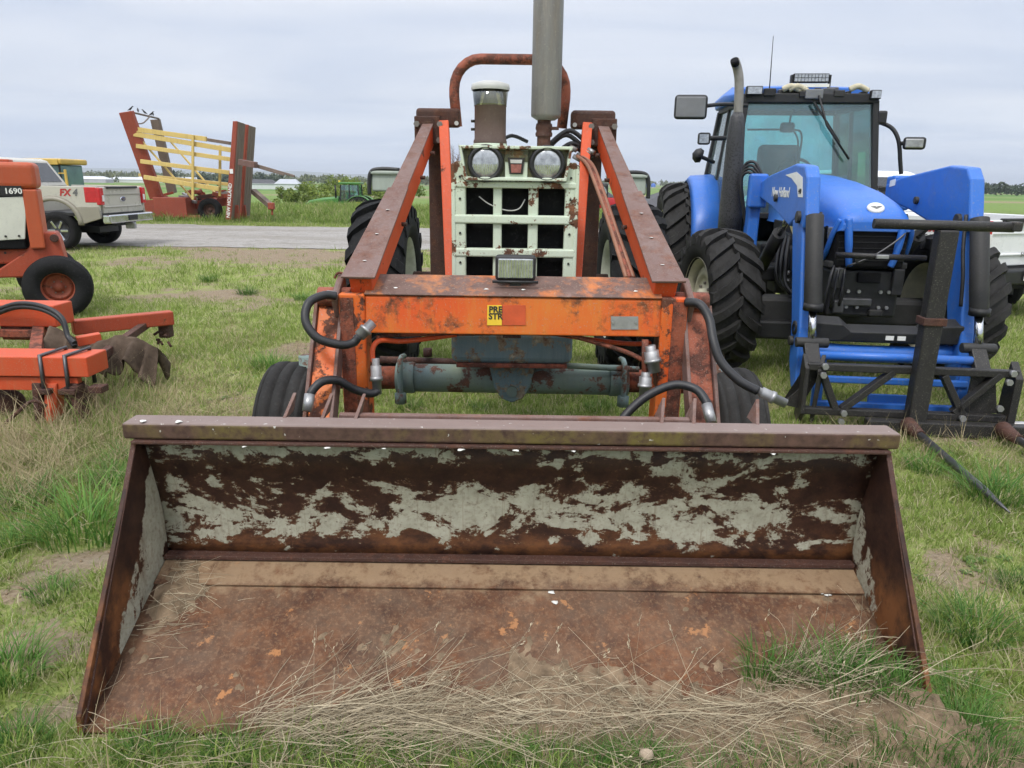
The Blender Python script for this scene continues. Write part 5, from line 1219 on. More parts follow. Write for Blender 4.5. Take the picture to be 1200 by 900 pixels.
# ================================================================== orange tractor at the left edge
worn('case_orange', (.40, .075, .028), (.46, .095, .035), .24, 5, (.20, .07, .035), (.09, .035, .02), .5, fade=(.34, .12, .06), off=(2, 5, 1))
worn('cast_red', (.40, .070, .030), (.33, .06, .028), .30, 7, (.18, .065, .035), (.07, .03, .02), .55, off=(7, 1, 4))
plain('panel_white', (.62, .62, .54), .5, var=.12, scale=4)
worn('rim_rust', (.30, .070, .035), (.24, .06, .03), .35, 9, (.16, .055, .03), (.08, .03, .02), .6)
OPV = P(37, 260, 8.4); OPV.z = 0
OT = thing('orange_tractor', 'faded orange tractor with white side panel and black number strip', 'tractor', OPV, math.radians(26))
set_org(OPV)
def ot(px, py, Y=8.4): return P(px, py, Y)
a = ot(37, 190); zT, xF = a.z, a.x                      # hood top and front
zM = ot(49, 222).z; zL = ot(49, 292).z
hd = MB().box(((xF - 2.4 + xF) / 2, 8.62, (zT + zM) / 2 + .0), (2.4, .46, zT - zM)).build('hood', 'case_orange', OT, .06, 4)
MB().box((xF - .5, 8.72, zT + .015), (.5, .30, .03)).build('hood_scoop', 'case_orange', hd, .01)
MB().box((xF - .085, 8.61, (zM + zL) / 2), (.15, .42, zM - zL)).build('nose_column', 'case_orange', OT, .02)
MB().box((xF - 1.25, 8.62, (zM + zL) / 2), (2.1, .40, zM - zL)).build('engine_side', 'dark_void', OT, .02)
p1_, p2_ = ot(2, 231), ot(34, 281)
MB().prism([V((ot(3, 231).x, 8.405, ot(3, 231).z)), V((ot(31, 230).x, 8.405, ot(31, 230).z)), V((ot(31, 280).x, 8.405, ot(31, 280).z)), V((ot(-4, 281).x, 8.405, ot(-4, 281).z))], (0, .03, 0)).build('side_panel', 'panel_white', OT, .008)
bolts([V((ot(x, y).x, 8.402, ot(x, y).z)) for x, y in ((12, 276), (25, 276))], (0, -1, 0), .013, 'ink_black', OT, .008)
MB().box((xF - .86, 8.41, ot(20, 223.5).z), (1.42, .03, .115)).build('number_strip', 'soft_black', OT, .004)
lettering('1690', .085, V((ot(18, 224).x, 8.392, ot(16.5, 224).z)), (1, 0, 0), (0, 0, 1), 'decal_white', OT, 0, .002)
MB().box((xF - 1.2, 8.72, ot(20, 300).z), (2.5, .46, .17)).build('frame_rail', 'cast_red', OT, .02)
bolts([V((xF - .2 - .11 * k, 8.487, ot(20, 300).z + .04 * (-1) ** k)) for k in range(9)], (0, -1, 0), .014, 'ink_black', OT, .008)
b0 = ot(40, 273); b1 = ot(74, 320)
MB().prism([V((b0.x, 8.45, b0.z)), V((b1.x - .06, 8.45, b0.z)), V((b1.x - .03, 8.45, b0.z - .08)), V((b1.x, 8.45, b1.z + .10)), V((b0.x + .02, 8.45, b1.z - .05)), V((b0.x - .55, 8.45, b1.z - .05)), V((b0.x - .1, 8.45, b0.z - .2))], (0, .34, 0)).build('front_bolster', 'cast_red', OT, .015)
MB().cyl((ot(60, 280).x, 8.44, ot(60, 280).z), (ot(60, 280).x, 8.40, ot(60, 280).z), .045, n=14).build('bolster_pin', 'rust_dark', OT, .006)
MB().bar((-6.0, 8.68, .52), (-5.30, 8.68, .47), .14, .12).build('front_axle', 'cast_red', OT, .02)
MB().box((-6.1, 8.72, .62), (.6, .3, .14)).build('axle_support', 'rust_dark', OT, .02)
MB().bar((-6.1, 8.62, .50), (-5.35, 8.45, .47), .06, .06).build('steering_arm', 'cast_red', OT, .01)
wheel('front_wheel', OT, (-5.30, 8.30, .355), (.02, -1, 0), .355, .27, .17, 'rib', 'black_rubber', 'rim_rust', ribs=3, dish=.05, nuts=6)
wheel('front_wheel', OT, (-5.55, 9.75, .355), (-.02, 1, 0), .355, .27, .17, 'rib', 'black_rubber', 'rim_rust', ribs=3, dish=.05, nuts=6)
for s in (-1, 1): wheel('rear_wheel', OT, (-8.1, 8.72 + s * .85, .78), (0, s, 0), .78, .45, .45, 'lug', 'black_rubber', 'rim_rust', 20, .05, dish=.1, nuts=6)
MB().box((-7.6, 8.72, .85), (1.4, .5, .6)).build('gearbox', 'cast_red', OT, .03)
set_org((0, 0, 0))

# ================================================================== orange toolbar plough
worn('tool_orange', (.56, .075, .024), (.50, .08, .03), .22, 7, (.18, .065, .035), (.08, .03, .02), .5, off=(1, 9, 4), fade=(.42, .13, .06))
PL = thing('toolbar_plough', 'orange plough frame with grey clamp straps and dark digging shanks', 'plough', (-3.1, 4.7, 0))
set_org((-3.1, 4.7, 0))
e1 = P(101, 417, 4.62)
bm_ = MB().bar((-5.2, 4.72, .385), (e1.x, 4.74, .385), .25, .135).build('tool_beam', 'tool_orange', PL, .008)
MB().bar((-5.2, 4.66, .262), (e1.x - .09, 4.66, .262), .05, .09).build('lower_rail', 'tool_orange', PL, .005)
for x in (P(112, 460, 4.6).x, P(85, 465, 4.6).x): MB().box((x, 4.64, .235), (.09, .09, .045)).build('rail_foot', 'rust_dark', PL, .005)
for px in (47, 76):
    x = P(px, 430, 4.6).x
    MB().tube([V((x, 4.60, .20)), V((x, 4.612, .462)), V((x + .04, 4.83, .470)), V((x + .04, 4.84, .22))], .014, 8).build('clamp_strap', 'steel_dark', PL)
    MB().box((x, 4.62, .225), (.11, .10, .035)).build('clamp_plate', 'rust_dark', PL, .005)
for px, m, w, lean in ((62, 'tool_orange', .085, -.02), (45, 'rust_dark', .06, 0), (88, 'rust_dark', .06, .02)):
    x = P(px, 470, 4.62).x; MB().prism([V((x - w / 2, 4.62, .27)), V((x + w / 2, 4.62, .27)), V((x + w / 2 + lean, 4.60, .05)), V((x + lean, 4.55, -.02)), V((x - w / 2 + lean, 4.60, .03))], (0, .09, 0)).build('shank', m, PL, .006)
for px, py, Y, r_ in ((12, 490, 4.75, .11), (98, 490, 4.95, .10), (-30, 480, 4.75, .13)):
    c_ = P(px, py, Y); MB().lathe([(.001, .03), (r_ * .4, .025), (r_ * .8, .01), (r_, -.02), (r_ * .98, -.026), (r_ * .4, .015), (.001, .02)], (c_.x, c_.y, max(c_.z, r_ * .7)), (.5, -.85, 0), 22).build('disc_blade', 'rust_dark', PL)
MB().tube(curve([P(2, 500, 4.5), P(20, 484, 4.5), P(38, 470, 4.52), P(55, 476, 4.55)], 5), .012, 6).build('spring_tine', 'rust_dark', PL)
e2 = P(64, 366, 5.50)
MB().bar((-5.6, 5.62, .555), (e2.x, 5.62, .555), .24, .17).build('tool_beam', 'tool_orange', PL, .01)
MB().box((e2.x - .30, 5.62, .42), (.34, .16, .13)).build('beam_bracket', 'rust_red', PL, .01)
MB().bar((-5.6, 5.50, .42), (e2.x - .1, 5.50, .42), .06, .06).build('lower_rail', 'rust_red', PL, .006)
a, b = P(150, 384, 6.05), P(203, 381, 6.35)
MB().bar((a.x - .35, a.y - .2, .40), (b.x, b.y, .40), .11, .12).build('outrigger', 'cast_red', PL, .01)
MB().box((b.x - .06, b.y - .02, .29), (.10, .09, .13)).build('outrigger_end', 'rust_dark', PL, .01)
for k in range(7):
    q = V((b.x - .05 + random.uniform(-.06, .05), b.y - .07, .25 + random.uniform(-.06, .05))); MB().cyl(q, q + V((random.uniform(-.05, .05), -.02, random.uniform(-.05, .05))), .012, n=6).build('end_bolt', 'rust_dark', PL)
MB().bar(P(90, 400, 5.4), P(118, 395, 5.5), .09, .07).build('tie_bar', 'tool_orange', PL, .006)
MB().bar((e1.x - .45, 4.75, .33), (e2.x - .2, 5.6, .45), .08, .08).build('tie_bar', 'rust_red', PL, .006)
MB().bar((e1.x - .2, 4.85, .30), (b.x - .2, b.y, .36), .06, .06).build('tie_bar', 'rust_dark', PL, .006)
for k, (r0_, y0_) in enumerate(((355, 0), (359, 4))):
    hose('loose_hose', [P(-10, 366 + y0_, 5.45), P(20, r0_ + 1, 5.4), P(50, r0_ + 4, 5.35), P(72, 372 + y0_, 5.3), P(80, 395, 5.25), P(88, 402 + y0_, 5.2)], .018, 'black_hose', PL)
set_org((0, 0, 0))
# brown rag slung over the plough
t = NT('tarp_brown'); t.bump(t.noise(9, 6, .6), .6, .02); t.done(t.mix(t.ramp(t.noise(6, 5, .65), .35, .68), (.050, .036, .026), (.135, .098, .072)), .9, 0, .15)
gx = []; nU, nV = 70, 36
c0 = P(124, 405, 5.45); c0.z = 0
for i in range(nU):                                    # canvas hung over a bar: a sagging ridge, folds deepening to an uneven hem
    u = i / (nU - 1) * 2 - 1; row = []
    rz_ = .40 - .06 * u + .05 * math.sin(u * 4.2) + .03 * fbm(u, 1, 2.0, 3, 6); hem = .20 + .07 * fbm(u, 2, 2.6, 3, 3) + .05 * math.sin(u * 9)
    for j in range(nV):
        v_ = j / (nV - 1) * 2 - 1; d_ = abs(v_); fold = math.sin(u * 21 + 3 * fbm(u, 7, 1.5, 2, 2) + (0 if v_ < 0 else 1.7))
        row.append(V((c0.x + u * .36 + .02 * fold * d_, c0.y + .08 * u + v_ * (.07 + .10 * d_) + .038 * fold * d_ * (1 if v_ < 0 else -1), max(.02, rz_ - hem * d_ ** 1.6 * (1.15 + .25 * fold) + .012 * fbm(u * 4, v_ * 3, 1.4, 3, 8)))))
    gx.append(row)
set_org(c0)
o = MB().loft(gx, closed=False, caps=False).build('rag_heap', 'tarp_brown', None); so_ = o.modifiers.new('thickness', 'SOLIDIFY'); so_.thickness = .006; o.location = c0; set_org((0, 0, 0))
tag(o, 'crumpled brown tarpaulin slung over the plough frame', 'tarpaulin')
# tall dry grass among the plough
tall = [blade_mesh(26, .20, .46, .14, .65, .0062, 'tall_dry_%d' % i, 'dry_stalk', 4, 200 + i) for i in range(3)]
for i, (px, py, sc) in enumerate(((70, 505, 1.0), (95, 500, .95), (105, 490, 1.0), (60, 520, .7), (125, 470, .9), (95, 418, 1.0), (85, 425, 1.05), (150, 450, .9), (185, 470, .7), (20, 530, .6), (165, 500, .6), (140, 430, .7), (200, 430, .6), (118, 515, .6), (45, 515, .9), (135, 490, .9), (100, 470, 1.0), (175, 455, .7), (10, 520, .8), (160, 430, .8), (80, 490, 1.0))):
    q = G(px, py); o = put('dry_grass_clump', tall[i % 3], 'dry_stalk'); o.location = (q.x, q.y, gz(q.x, q.y)); o.scale = (sc, sc, sc); o.rotation_euler[2] = i * 1.3
    tag(o, 'thin clump of tall straw coloured grass beside the orange plough', 'grass', 'tall dry grass round the plough')
green_tall = [blade_mesh(70, .12, .34, .17, .7, .006, 'tall_green_%d' % i, 'bank_grass', 4, 220 + i) for i in range(3)]
for i, (px, py, sc) in enumerate(((120, 500, 1.0), (150, 515, .9), (80, 530, .8), (170, 480, .8), (110, 465, .7), (140, 470, .9), (30, 545, .6), (190, 500, .5), (180, 440, .6), (125, 540, .6))):
    q = G(px, py); o = put('tall_grass_clump', green_tall[i % 3], 'bank_grass'); o.location = (q.x, q.y, gz(q.x, q.y)); o.scale = (sc, sc, sc); o.rotation_euler[2] = i * 1.7
    tag(o, 'tall green grass clump crowding round the orange plough', 'grass', 'tall green grass round the plough')

# ================================================================== pickups
plain('tan_paint', (.47, .45, .39), .28, var=.06, scale=2, spec=.6)
plain('tan_low', (.27, .25, .20), .45, var=.08, scale=3)
plain('white_paint', (.74, .75, .76), .28, var=.05, scale=2, spec=.6)
plain('tail_red', (.50, .012, .018), .22, var=.2, scale=14, spec=.7)
plain('tail_clear', (.72, .70, .70), .2, var=.1)
plain('oval_blue', (.015, .025, .10), .3, var=.1)
plain('glass_dark', (.030, .034, .040), .08, var=.1, spec=.8)
plain('decal_red', (.42, .03, .03), .4, var=.1)
plain('decal_grey', (.13, .13, .13), .4, var=.1)
def pickup(label, loc, rz, body, low, cat='pickup', decal='FX4', tail_text=None, cs=0.0):
    """heading +y, origin on the ground below the tailgate"""
    o = thing('pickup_truck', label, cat, loc, rz)
    def outline(x):
        pts = [(0.02, .72), (0.0, 1.05), (.02, 1.36), (2.05, 1.38), (2.10, 1.38)]
        return pts
    side = [(0.02, .74), (0.0, 1.10), (.03, 1.375), (2.12 + cs, 1.385), (2.12 + cs, .62), (1.58, .62)]
    arch = [(1.02 + .54 * math.cos(a), .58 + .50 * math.sin(a)) for a in np.linspace(0, math.pi, 13)]
    side2 = side + arch + [(.42, .62), (.30, .66)]
    b = None
    for s in (-1, 1):
        m = MB().prism([V((s * .93, y, z)) for y, z in side2], (s * .07, 0, 0)).build('bed_side', body, o, .02, 3)
        if b is None: b = m
        MB().prism([V((s * .935, y, z)) for y, z in [(.0, .70), (.02, .95), (.42, .95)] + [(1.02 + .62 * math.cos(a), .58 + .58 * math.sin(a)) for a in np.linspace(math.radians(142), math.pi, 5)] + [(.20, .64)]], (s * .078, 0, 0)).build('lower_panel', low, m, .01)
        fl = []
        for a in np.linspace(-.05, math.pi + .05, 18):
            fl.append([V((s * q, 1.02 + r_ * math.cos(a), .58 + r_ * 0.93 * math.sin(a))) for q, r_ in ((.99, .52), (1.05, .53), (1.05, .60), (1.00, .64), (.98, .60))])
        MB().loft(fl).build('wheel_flare', low, m)
        tl = MB().box((s * .93, .005, 1.17), (.16, .10, .37)).build('tail_light', 'tail_red', o, .02); MB().box((s * .90, -.05, 1.13), (.08, .012, .13)).build('reverse_lens', 'tail_clear', tl, .005)
        MB().box((s * .985, .17, 1.20), (.045, .26, .33)).build('light_flank', 'tail_red', tl, .015)
        for y in (1.02, 5.15 + cs):
            c_ = (s * .86, y, .42); w_ = MB().lathe([(.27, .12), (.25, .10), (.235, .03), (.12, .05), (.07, .07), (.001, .07)], c_, (s, 0, 0), 28).build('wheel', 'steel_dark', o)
            MB().lathe([(.26, .11), (.30, .135), (.38, .13), (.415, .09), (.42, 0), (.415, -.09), (.38, -.13), (.26, -.12)], c_, (s, 0, 0), 36).build('tyre', 'black_rubber', w_)
            for k in range(6):
                a = k * 1.047; MB().bar(V(c_) + V((s * .085, math.cos(a) * .06, math.sin(a) * .06)), V(c_) + V((s * .10, math.cos(a) * .235, math.sin(a) * .235)), .05, .03, up=(s, 0, 0)).build('spoke', 'chrome', w_, .006)
    MB().box((0, 1.07, .78), (1.86, 2.1, .06)).build('bed_floor', 'dusty_black', o)
    MB().box((0, .03, 1.08), (1.70, .05, .56)).build('tailgate', body, o, .015, 3)
    MB().box((0, .0, 1.355), (1.30, .09, .05)).build('tailgate_cap', 'soft_black', o, .012)
    MB().box((0, -.003, 1.20), (1.66, .02, .012)).build('tailgate_crease', low, o)
    MB().box((0, -.003, .94), (1.66, .03, .03)).build('tailgate_step', body, o, .01)
    ov = MB().lathe([(.001, .02), (.10, .02), (.115, .012), (.118, 0)], (0, 0, 0), (0, 0, 1), 28); ob = put('oval_badge', ov.mesh('oval_badge'), 'chrome', o); ob.rotation_euler = (math.pi / 2, 0, 0); ob.location = (0, .002, 1.10); ob.scale = (1, .5, 1)
    ov = MB().lathe([(.001, .023), (.098, .022), (.10, .0)], (0, 0, 0), (0, 0, 1), 28); ob = put('oval_badge', ov.mesh('oval_badge'), 'oval_blue', o); ob.rotation_euler = (math.pi / 2, 0, 0); ob.location = (0, .002, 1.10); ob.scale = (1, .5, 1)
    lettering('Ford', .085, V((0, -.024, 1.10)), (1, 0, 0), (0, 0, 1), 'chrome', o, .25)
    bp = MB().box((0, -.10, .68), (1.95, .18, .19)).build('bumper', 'chrome' if tail_text is None else 'soft_black', o, .03, 3)
    MB().box((0, -.195, .69), (.40, .02, .12)).build('plate_recess', 'soft_black', bp, .01)
    if tail_text: MB().box((-.30, -.21, .70), (.16, .01, .12)).build('number_plate', 'decal_white', bp)
    MB().box((0, .02, .56), (.9, .08, .10)).build('hitch_beam', 'soft_black', o, .01)
    MB().box((0, -.12, .50), (.09, .22, .14)).build('hitch', 'steel', o, .015)
    MB().bar((0, .4, .42), (0, 5.4, .42), .8, .14).build('chassis', 'soft_black', o)
    MB().bar((-.8, 1.02, .42), (.8, 1.02, .42), .14, .14).build('axle', 'soft_black', o)
    # cab and front
    body_l = [(2.16, .60), (2.16, 1.36), (5.95, 1.34), (6.12, 1.20), (6.15, .62)]
    body_l = [(y + cs, z) for y, z in body_l]
    arch2 = [(5.15 + cs + .50 * math.cos(a), .52 + .48 * math.sin(a)) for a in np.linspace(0, math.pi, 13)]
    MB().prism([V((-1.0, y, z)) for y, z in body_l + arch2], (2.0, 0, 0)).build('cab_body', body, o, .04, 3)
    cabo = MB().loft([[V((-.94, 2.20 + cs, 1.36)), V((-.94, 4.85 + cs, 1.36)), V((.94, 4.85 + cs, 1.36)), V((.94, 2.20 + cs, 1.36))], [V((-.90, 2.27 + cs, 1.50)), V((-.90, 4.60 + cs, 1.50)), V((.90, 4.60 + cs, 1.50)), V((.90, 2.27 + cs, 1.50))], [V((-.76, 2.50 + cs, 1.93)), V((-.76, 3.85 + cs, 1.93)), V((.76, 3.85 + cs, 1.93)), V((.76, 2.50 + cs, 1.93))], [V((-.70, 2.62 + cs, 1.97)), V((-.70, 3.75 + cs, 1.97)), V((.70, 3.75 + cs, 1.97)), V((.70, 2.62 + cs, 1.97))]], smooth=False).build('cab', body, o, .03, 3)
    for s in (-1, 1):
        for y0, y1, t0, t1 in ((2.42, 3.28, 2.66, 3.24), (3.38, 4.45, 3.34, 3.86)):
            MB().prism([V((s * .925, y0 + cs, 1.43)), V((s * .925, y1 + cs, 1.43)), V((s * .80, t1 - .05 + cs, 1.86)), V((s * .80, t0 + cs, 1.86))], (s * .02, 0, .005)).build('side_window', 'glass_dark', cabo)
    MB().prism([V((-.78, 2.245 + cs, 1.45)), V((.78, 2.245 + cs, 1.45)), V((.66, 2.47 + cs, 1.87)), V((-.66, 2.47 + cs, 1.87))], (0, -.012, .006)).build('rear_window', 'glass_dark', cabo)
    if decal:
        for s in (-1, 1):
            k = 'OFF ROAD' if decal != 'FX4' else 'FX4'
            if k == 'FX4':
                for j, (ch, mt) in enumerate((('FX', 'decal_red'), ('4', 'decal_grey'))): lettering(ch, .20, V((s * 1.006, .62 - s * -.11 + s * .21 * j if s > 0 else .72 - .22 * j, 1.24)), (0, s, 0), (0, 0, 1), mt, o, .2, .008)
            else:
                lettering('4x4', .17, V((s * 1.004, .66, 1.24)), (0, s, 0), (0, 0, 1), 'decal_red', o, .2, .006); lettering(k, .10, V((s * 1.004, .66, 1.11)), (0, s, 0), (0, 0, 1), 'decal_grey', o, .2, .003)
    if tail_text: lettering(tail_text, .085, V((0, -.022, .94)), (1, 0, 0), (0, 0, 1), 'decal_grey', o)
    return o
pickup('silver tan pickup truck with red tail lights parked on the gravel edge', (-9.05, 17.25, 0), math.radians(90), 'tan_paint', 'tan_low', cs=-.42)
pickup('white pickup truck parked behind the blue tractor', (6.55, 9.3, -.13), math.radians(22), 'white_paint', 'white_paint', 'pickup', 'OFF', 'SUPER DUTY')

# ================================================================== red and yellow bale stack wagon
worn('wagon_red', (.26, .052, .030), (.30, .065, .035), .28, 3, (.16, .06, .035), (.08, .035, .025), .6)
worn('wagon_yellow', (.58, .42, .13), (.64, .48, .17), .16, 4, (.30, .16, .06), (.16, .09, .05), .55)
worn('wagon_plank', (.19, .145, .115), (.14, .105, .085), .3, 5, (.22, .13, .09), (.07, .045, .035), .7, stretch=(4, 4, .4))
WL = V((-12.2, 28.6, 0)); W = thing('bale_wagon', 'red and yellow bale stacking wagon with upright slatted racks', 'wagon', WL); set_org(WL)
def wbar(name, a, b, w, h, mat, Y0, Y1=None, up=(0, 0, 1), par=None, bev=.01): return MB().bar(P(*a, Y0), P(*b, Y1 or Y0), w, h, up).build(name, mat, par or W, bev)
wbar('rack_post', (148, 131), (184, 232), .48, .20, 'wagon_red', 28.0, 28.6, up=(0, -1, 0))
wbar('rack_post', (182, 140), (202, 226), .34, .20, 'wagon_plank', 31.0, 31.4, up=(0, -1, 0))
for i, (a, b, h) in enumerate((((154, 151), (242, 163), .17), ((157, 157), (272, 176), .17), ((160, 171), (272, 187), .15), ((165, 189), (271, 202.5), .15), ((169, 207.5), (257, 221.5), .16))): wbar('yellow_rail', a, b, .10, h, 'wagon_yellow', 28.1, 27.9)
for a, b in (((158, 150), (270, 168)), ((163, 205), (268, 216))): wbar('yellow_rail', a, b, .10, .12, 'wagon_yellow' if b[1] > 200 else 'wagon_plank', 30.6, 29.6)
for a, b, Y in (((226, 158), (226, 234), 27.85), ((258, 170), (257.5, 230), 28.4)): wbar('yellow_upright', a, b, .09, .07, 'wagon_yellow', Y, up=(0, -1, 0))
for a, b, Y0, Y1 in (((160, 158), (226, 233), 28.2, 28.2), ((200, 166), (256, 231), 30.5, 30.2), ((155, 138), (160, 152), 28.2, 28.2)): wbar('yellow_brace', a, b, .08, .06, 'wagon_yellow', Y0, Y1)
MB().tube([P(152, 131, 28.2), P(186, 139, 31.0)], .035, 8).build('top_bar', 'wagon_plank', W); MB().tube(curve([P(160, 145, 28.2), P(168, 144, 29), P(176, 136, 30)], 4), .025, 6).build('top_bar', 'wagon_plank', W)
# right-hand rack of upright planks with its orange edge
A_, B_, C_, D_ = P(278, 142, 27.4), P(300, 149.5, 29.4), P(293, 256, 29.4), P(270.5, 257.5, 27.4)
for k in range(7):
    u0, u1 = (k + .06) / 7, (k + .94) / 7
    if k == 3: continue
    p_ = [A_.lerp(B_, u0), A_.lerp(B_, u1), D_.lerp(C_, u1), D_.lerp(C_, u0)]; n_ = (p_[1] - p_[0]).cross(p_[3] - p_[0]).normalized()
    MB().prism(p_, n_ * .06).build('rack_plank', 'wagon_plank', W, .006)
m0, m1 = A_.lerp(B_, .5), D_.lerp(C_, .5); MB().bar(m0, m1, .12, .10, up=(0, -1, 0)).build('rack_spine', 'wagon_red', W, .01)
MB().prism([A_.lerp(B_, -.01), A_ + V((-.16, .0, 0)), D_ + V((-.20, 0, 0)), D_], (0, .12, 0)).build('rack_edge', 'wagon_red', W, .01)
for u in (.25, .62):
    q_ = D_.lerp(C_, u); MB().box(q_ + V((.06, -.12, .28)), (.26, .10, .50)).build('rack_foot', 'wagon_red', W, .02)
ed = D_ - A_
lettering('NEW HOLLAND', .17, A_.lerp(D_, .80) + V((-.09, -.03, 0)), -ed, V((-1, 0, 0)), 'decal_white', W, 0, .004)
MB().box(A_.lerp(D_, .50) + V((-.09, -.012, 0)), (.12, .02, .16)).build('white_label', 'decal_white', W)
for a, b, r_, m in (((281, 190), (300, 193.5), .13, 'rust_plate'), ((299, 193), (345, 206.5), .05, 'wagon_plank'), ((299, 195), (333, 205), .04, 'wagon_plank')): MB().bar(P(*a, 27.2), P(*b, 27.0), r_ * 1.6, r_ * 1.6).build('push_pole', m, W, .01)
wbar('drawbar', (297, 224), (317, 241), .20, .18, 'wagon_plank', 28.6, 27.6); MB().box(P(318, 241.5, 27.6), (.22, .2, .25)).build('drawbar_hitch', 'wagon_red', W, .03); wbar('jack_stand', (319, 243), (319, 252), .06, .06, 'wagon_red', 27.6)
# deck, toolbox, wheels
q_ = P(199, 243, 28.2); MB().box((q_.x, 28.7, q_.z), (1.25, 1.0, .72)).build('side_box', 'wagon_red', W, .02)
MB().box((q_.x + .15, 28.5, .14), (1.9, .5, .10)).build('side_step', 'wagon_red', W, .02)
wbar('deck_beam', (160, 247), (270, 236), .25, .30, 'wagon_red', 29.4, 29.0); wbar('deck_beam', (170, 238), (270, 230), .20, .22, 'wagon_red', 30.8, 30.4)
rnd = random.Random(9)
for k in range(22):
    q_ = P(rnd.uniform(178, 262), rnd.uniform(224, 240), rnd.uniform(28.6, 30)); d_ = V((rnd.uniform(-.8, .8), rnd.uniform(-.3, .3), rnd.uniform(-.2, .2))); MB().bar(q_ - d_ * .4, q_ + d_ * .4, rnd.uniform(.06, .2), rnd.uniform(.06, .16)).build('deck_gear', rnd.choice(('wagon_red', 'wagon_red', 'rust_dark', 'wagon_red', 'steel')), W, .01)
for (px, Y) in ((247, 28.3), (229, 29.9), (238, 31.2)):
    q_ = P(px, 250, Y); wheel('wheel', W, (q_.x, Y, .42), (0, -1, 0), .43, .30, .22, 'rib', 'black_rubber', 'rust_dark', ribs=3, dish=.1, nuts=0)
set_org((0, 0, 0))
# starlings on the wagon's top bar
plain('bird_black', (.018, .018, .022), .5)
bird = MB().loft([[V((x, math.cos(a) * r_, z + math.sin(a) * r_)) for a in np.linspace(0, 6.283, 9)[:-1]] for x, z, r_ in ((-.16, -.03, .008), (-.09, .0, .022), (-.04, .03, .042), (.02, .06, .05), (.06, .10, .04), (.08, .135, .03), (.105, .145, .028), (.13, .14, .012), (.165, .135, .003))])
bird.tube([V((-.01, .015, .02)), V((-.01, .015, -.05))], .005, 4).tube([V((-.01, -.015, .02)), V((-.01, -.015, -.05))], .005, 4)
bme = bird.mesh('perched_bird')
for k, u in enumerate((.04, .28, .50, .74, .80)):
    o = put('perched_bird', bme, 'bird_black'); p_ = P(152, 131, 28.2).lerp(P(186, 139, 31.0), u); o.location = p_ + V((0, 0, .08)); o.rotation_euler[2] = k * 2.1; o.scale = (.8, .8, .8)
    tag(o, 'small dark bird perched on the top bar of the bale wagon', 'bird', 'birds on the bale wagon')
# ================================================================== far machines and buildings
plain('deere_green', (.055, .19, .030), .4, var=.2, scale=2)
plain('deere_yellow', (.70, .50, .04), .5, var=.1)
plain('combine_yellow', (.60, .40, .08), .5, var=.2, scale=2)
plain('teal_glass', (.10, .20, .19), .12, var=.25, scale=2, spec=.7)
plain('roof_dark', (.075, .075, .082), .85, var=.2, scale=3, bump=.3)
plain('wall_white', (.66, .67, .67), .7, var=.1, scale=1)
plain('wall_grey', (.42, .44, .48), .7, var=.15, scale=.2)
plain('roof_metal', (.55, .57, .60), .5, var=.1, scale=.2)
plain('tower_blue', (.045, .13, .48), .5, var=.1)
plain('car_red', (.45, .02, .025), .3, var=.1)
# green tractor beyond the bank, facing left
p_ = P(397, 236, 58); z0 = gz(p_.x, 58)
D = thing('green_tractor', 'green cab tractor half hidden behind the grassy bank', 'tractor', (p_.x, 58, z0)); set_org((0, 0, 0))
MB().loft([[V((x, -w, zb)), V((x, -w, zt - .12)), V((x, -w * .6, zt)), V((x, w * .6, zt)), V((x, w, zt - .12)), V((x, w, zb))] for x, w, zb, zt in ((-2.5, .30, .9, 1.35), (-2.2, .42, .85, 1.58), (-1.2, .48, .85, 1.78), (.1, .50, .85, 1.92))]).build('hood', 'deere_green', D, .03)
cb = MB().box((1.0, 0, 1.4), (1.5, 1.3, .7)).build('cab', 'deere_green', D, .04)
for x in (.30, 1.0, 1.72):
    for s in (-1, 1): MB().bar((x, s * .72, 1.6), (x + (.06 if x < .5 else -.05 if x > 1.5 else 0), s * .66, 2.78), .08, .08, up=(1, 0, 0)).build('pillar', 'soft_black', cb)
for s in (-1, 1):
    MB().prism([V((.34, s * .70, 1.62)), V((.97, s * .70, 1.62)), V((.97, s * .66, 2.76)), V((.38, s * .66, 2.76))], (0, s * .01, 0)).build('side_window', 'cab_glass', cb); MB().prism([V((1.03, s * .70, 1.62)), V((1.70, s * .70, 1.62)), V((1.66, s * .66, 2.76)), V((1.03, s * .66, 2.76))], (0, s * .01, 0)).build('side_window', 'cab_glass', cb)
MB().prism([V((.28, -.68, 1.62)), V((.28, .68, 1.62)), V((.34, .64, 2.76)), V((.34, -.64, 2.76))], (-.01, 0, 0)).build('windscreen', 'cab_glass', cb)
MB().box((1.02, 0, 2.88), (1.65, 1.5, .17)).build('roof', 'deere_green', D, .06, 3); MB().cyl((.25, -.6, 2.9), (.25, -.6, 3.08), .07).build('beacon', 'deere_yellow', D)
MB().cyl((-.1, -.45, 1.8), (-.1, -.45, 2.75), .07).build('exhaust', 'soft_black', D); MB().box((1.0, 0, 1.7), (.5, .5, .7)).build('seat', 'soft_black', D, .08)
for s in (-1, 1):
    wheel('rear_wheel', D, (1.75, s * .95, .95), (0, s, 0), .95, .5, .55, 'lug', 'black_rubber', 'deere_yellow', 18, .05, nuts=0); wheel('front_wheel', D, (-1.4, s * .9, .65), (0, s, 0), .65, .4, .38, 'lug', 'black_rubber', 'deere_yellow', 16, .05, nuts=0)
    MB().loft([[V((1.75 + math.cos(a) * 1.06, s * q, .95 + math.sin(a) * 1.04)) for q in (.62, 1.15)] + [V((1.75 + math.cos(a) * 1.01, s * q, .95 + math.sin(a) * .99)) for q in (1.15, .62)] for a in np.linspace(.35, 2.6, 12)]).build('fender', 'deere_green', D)
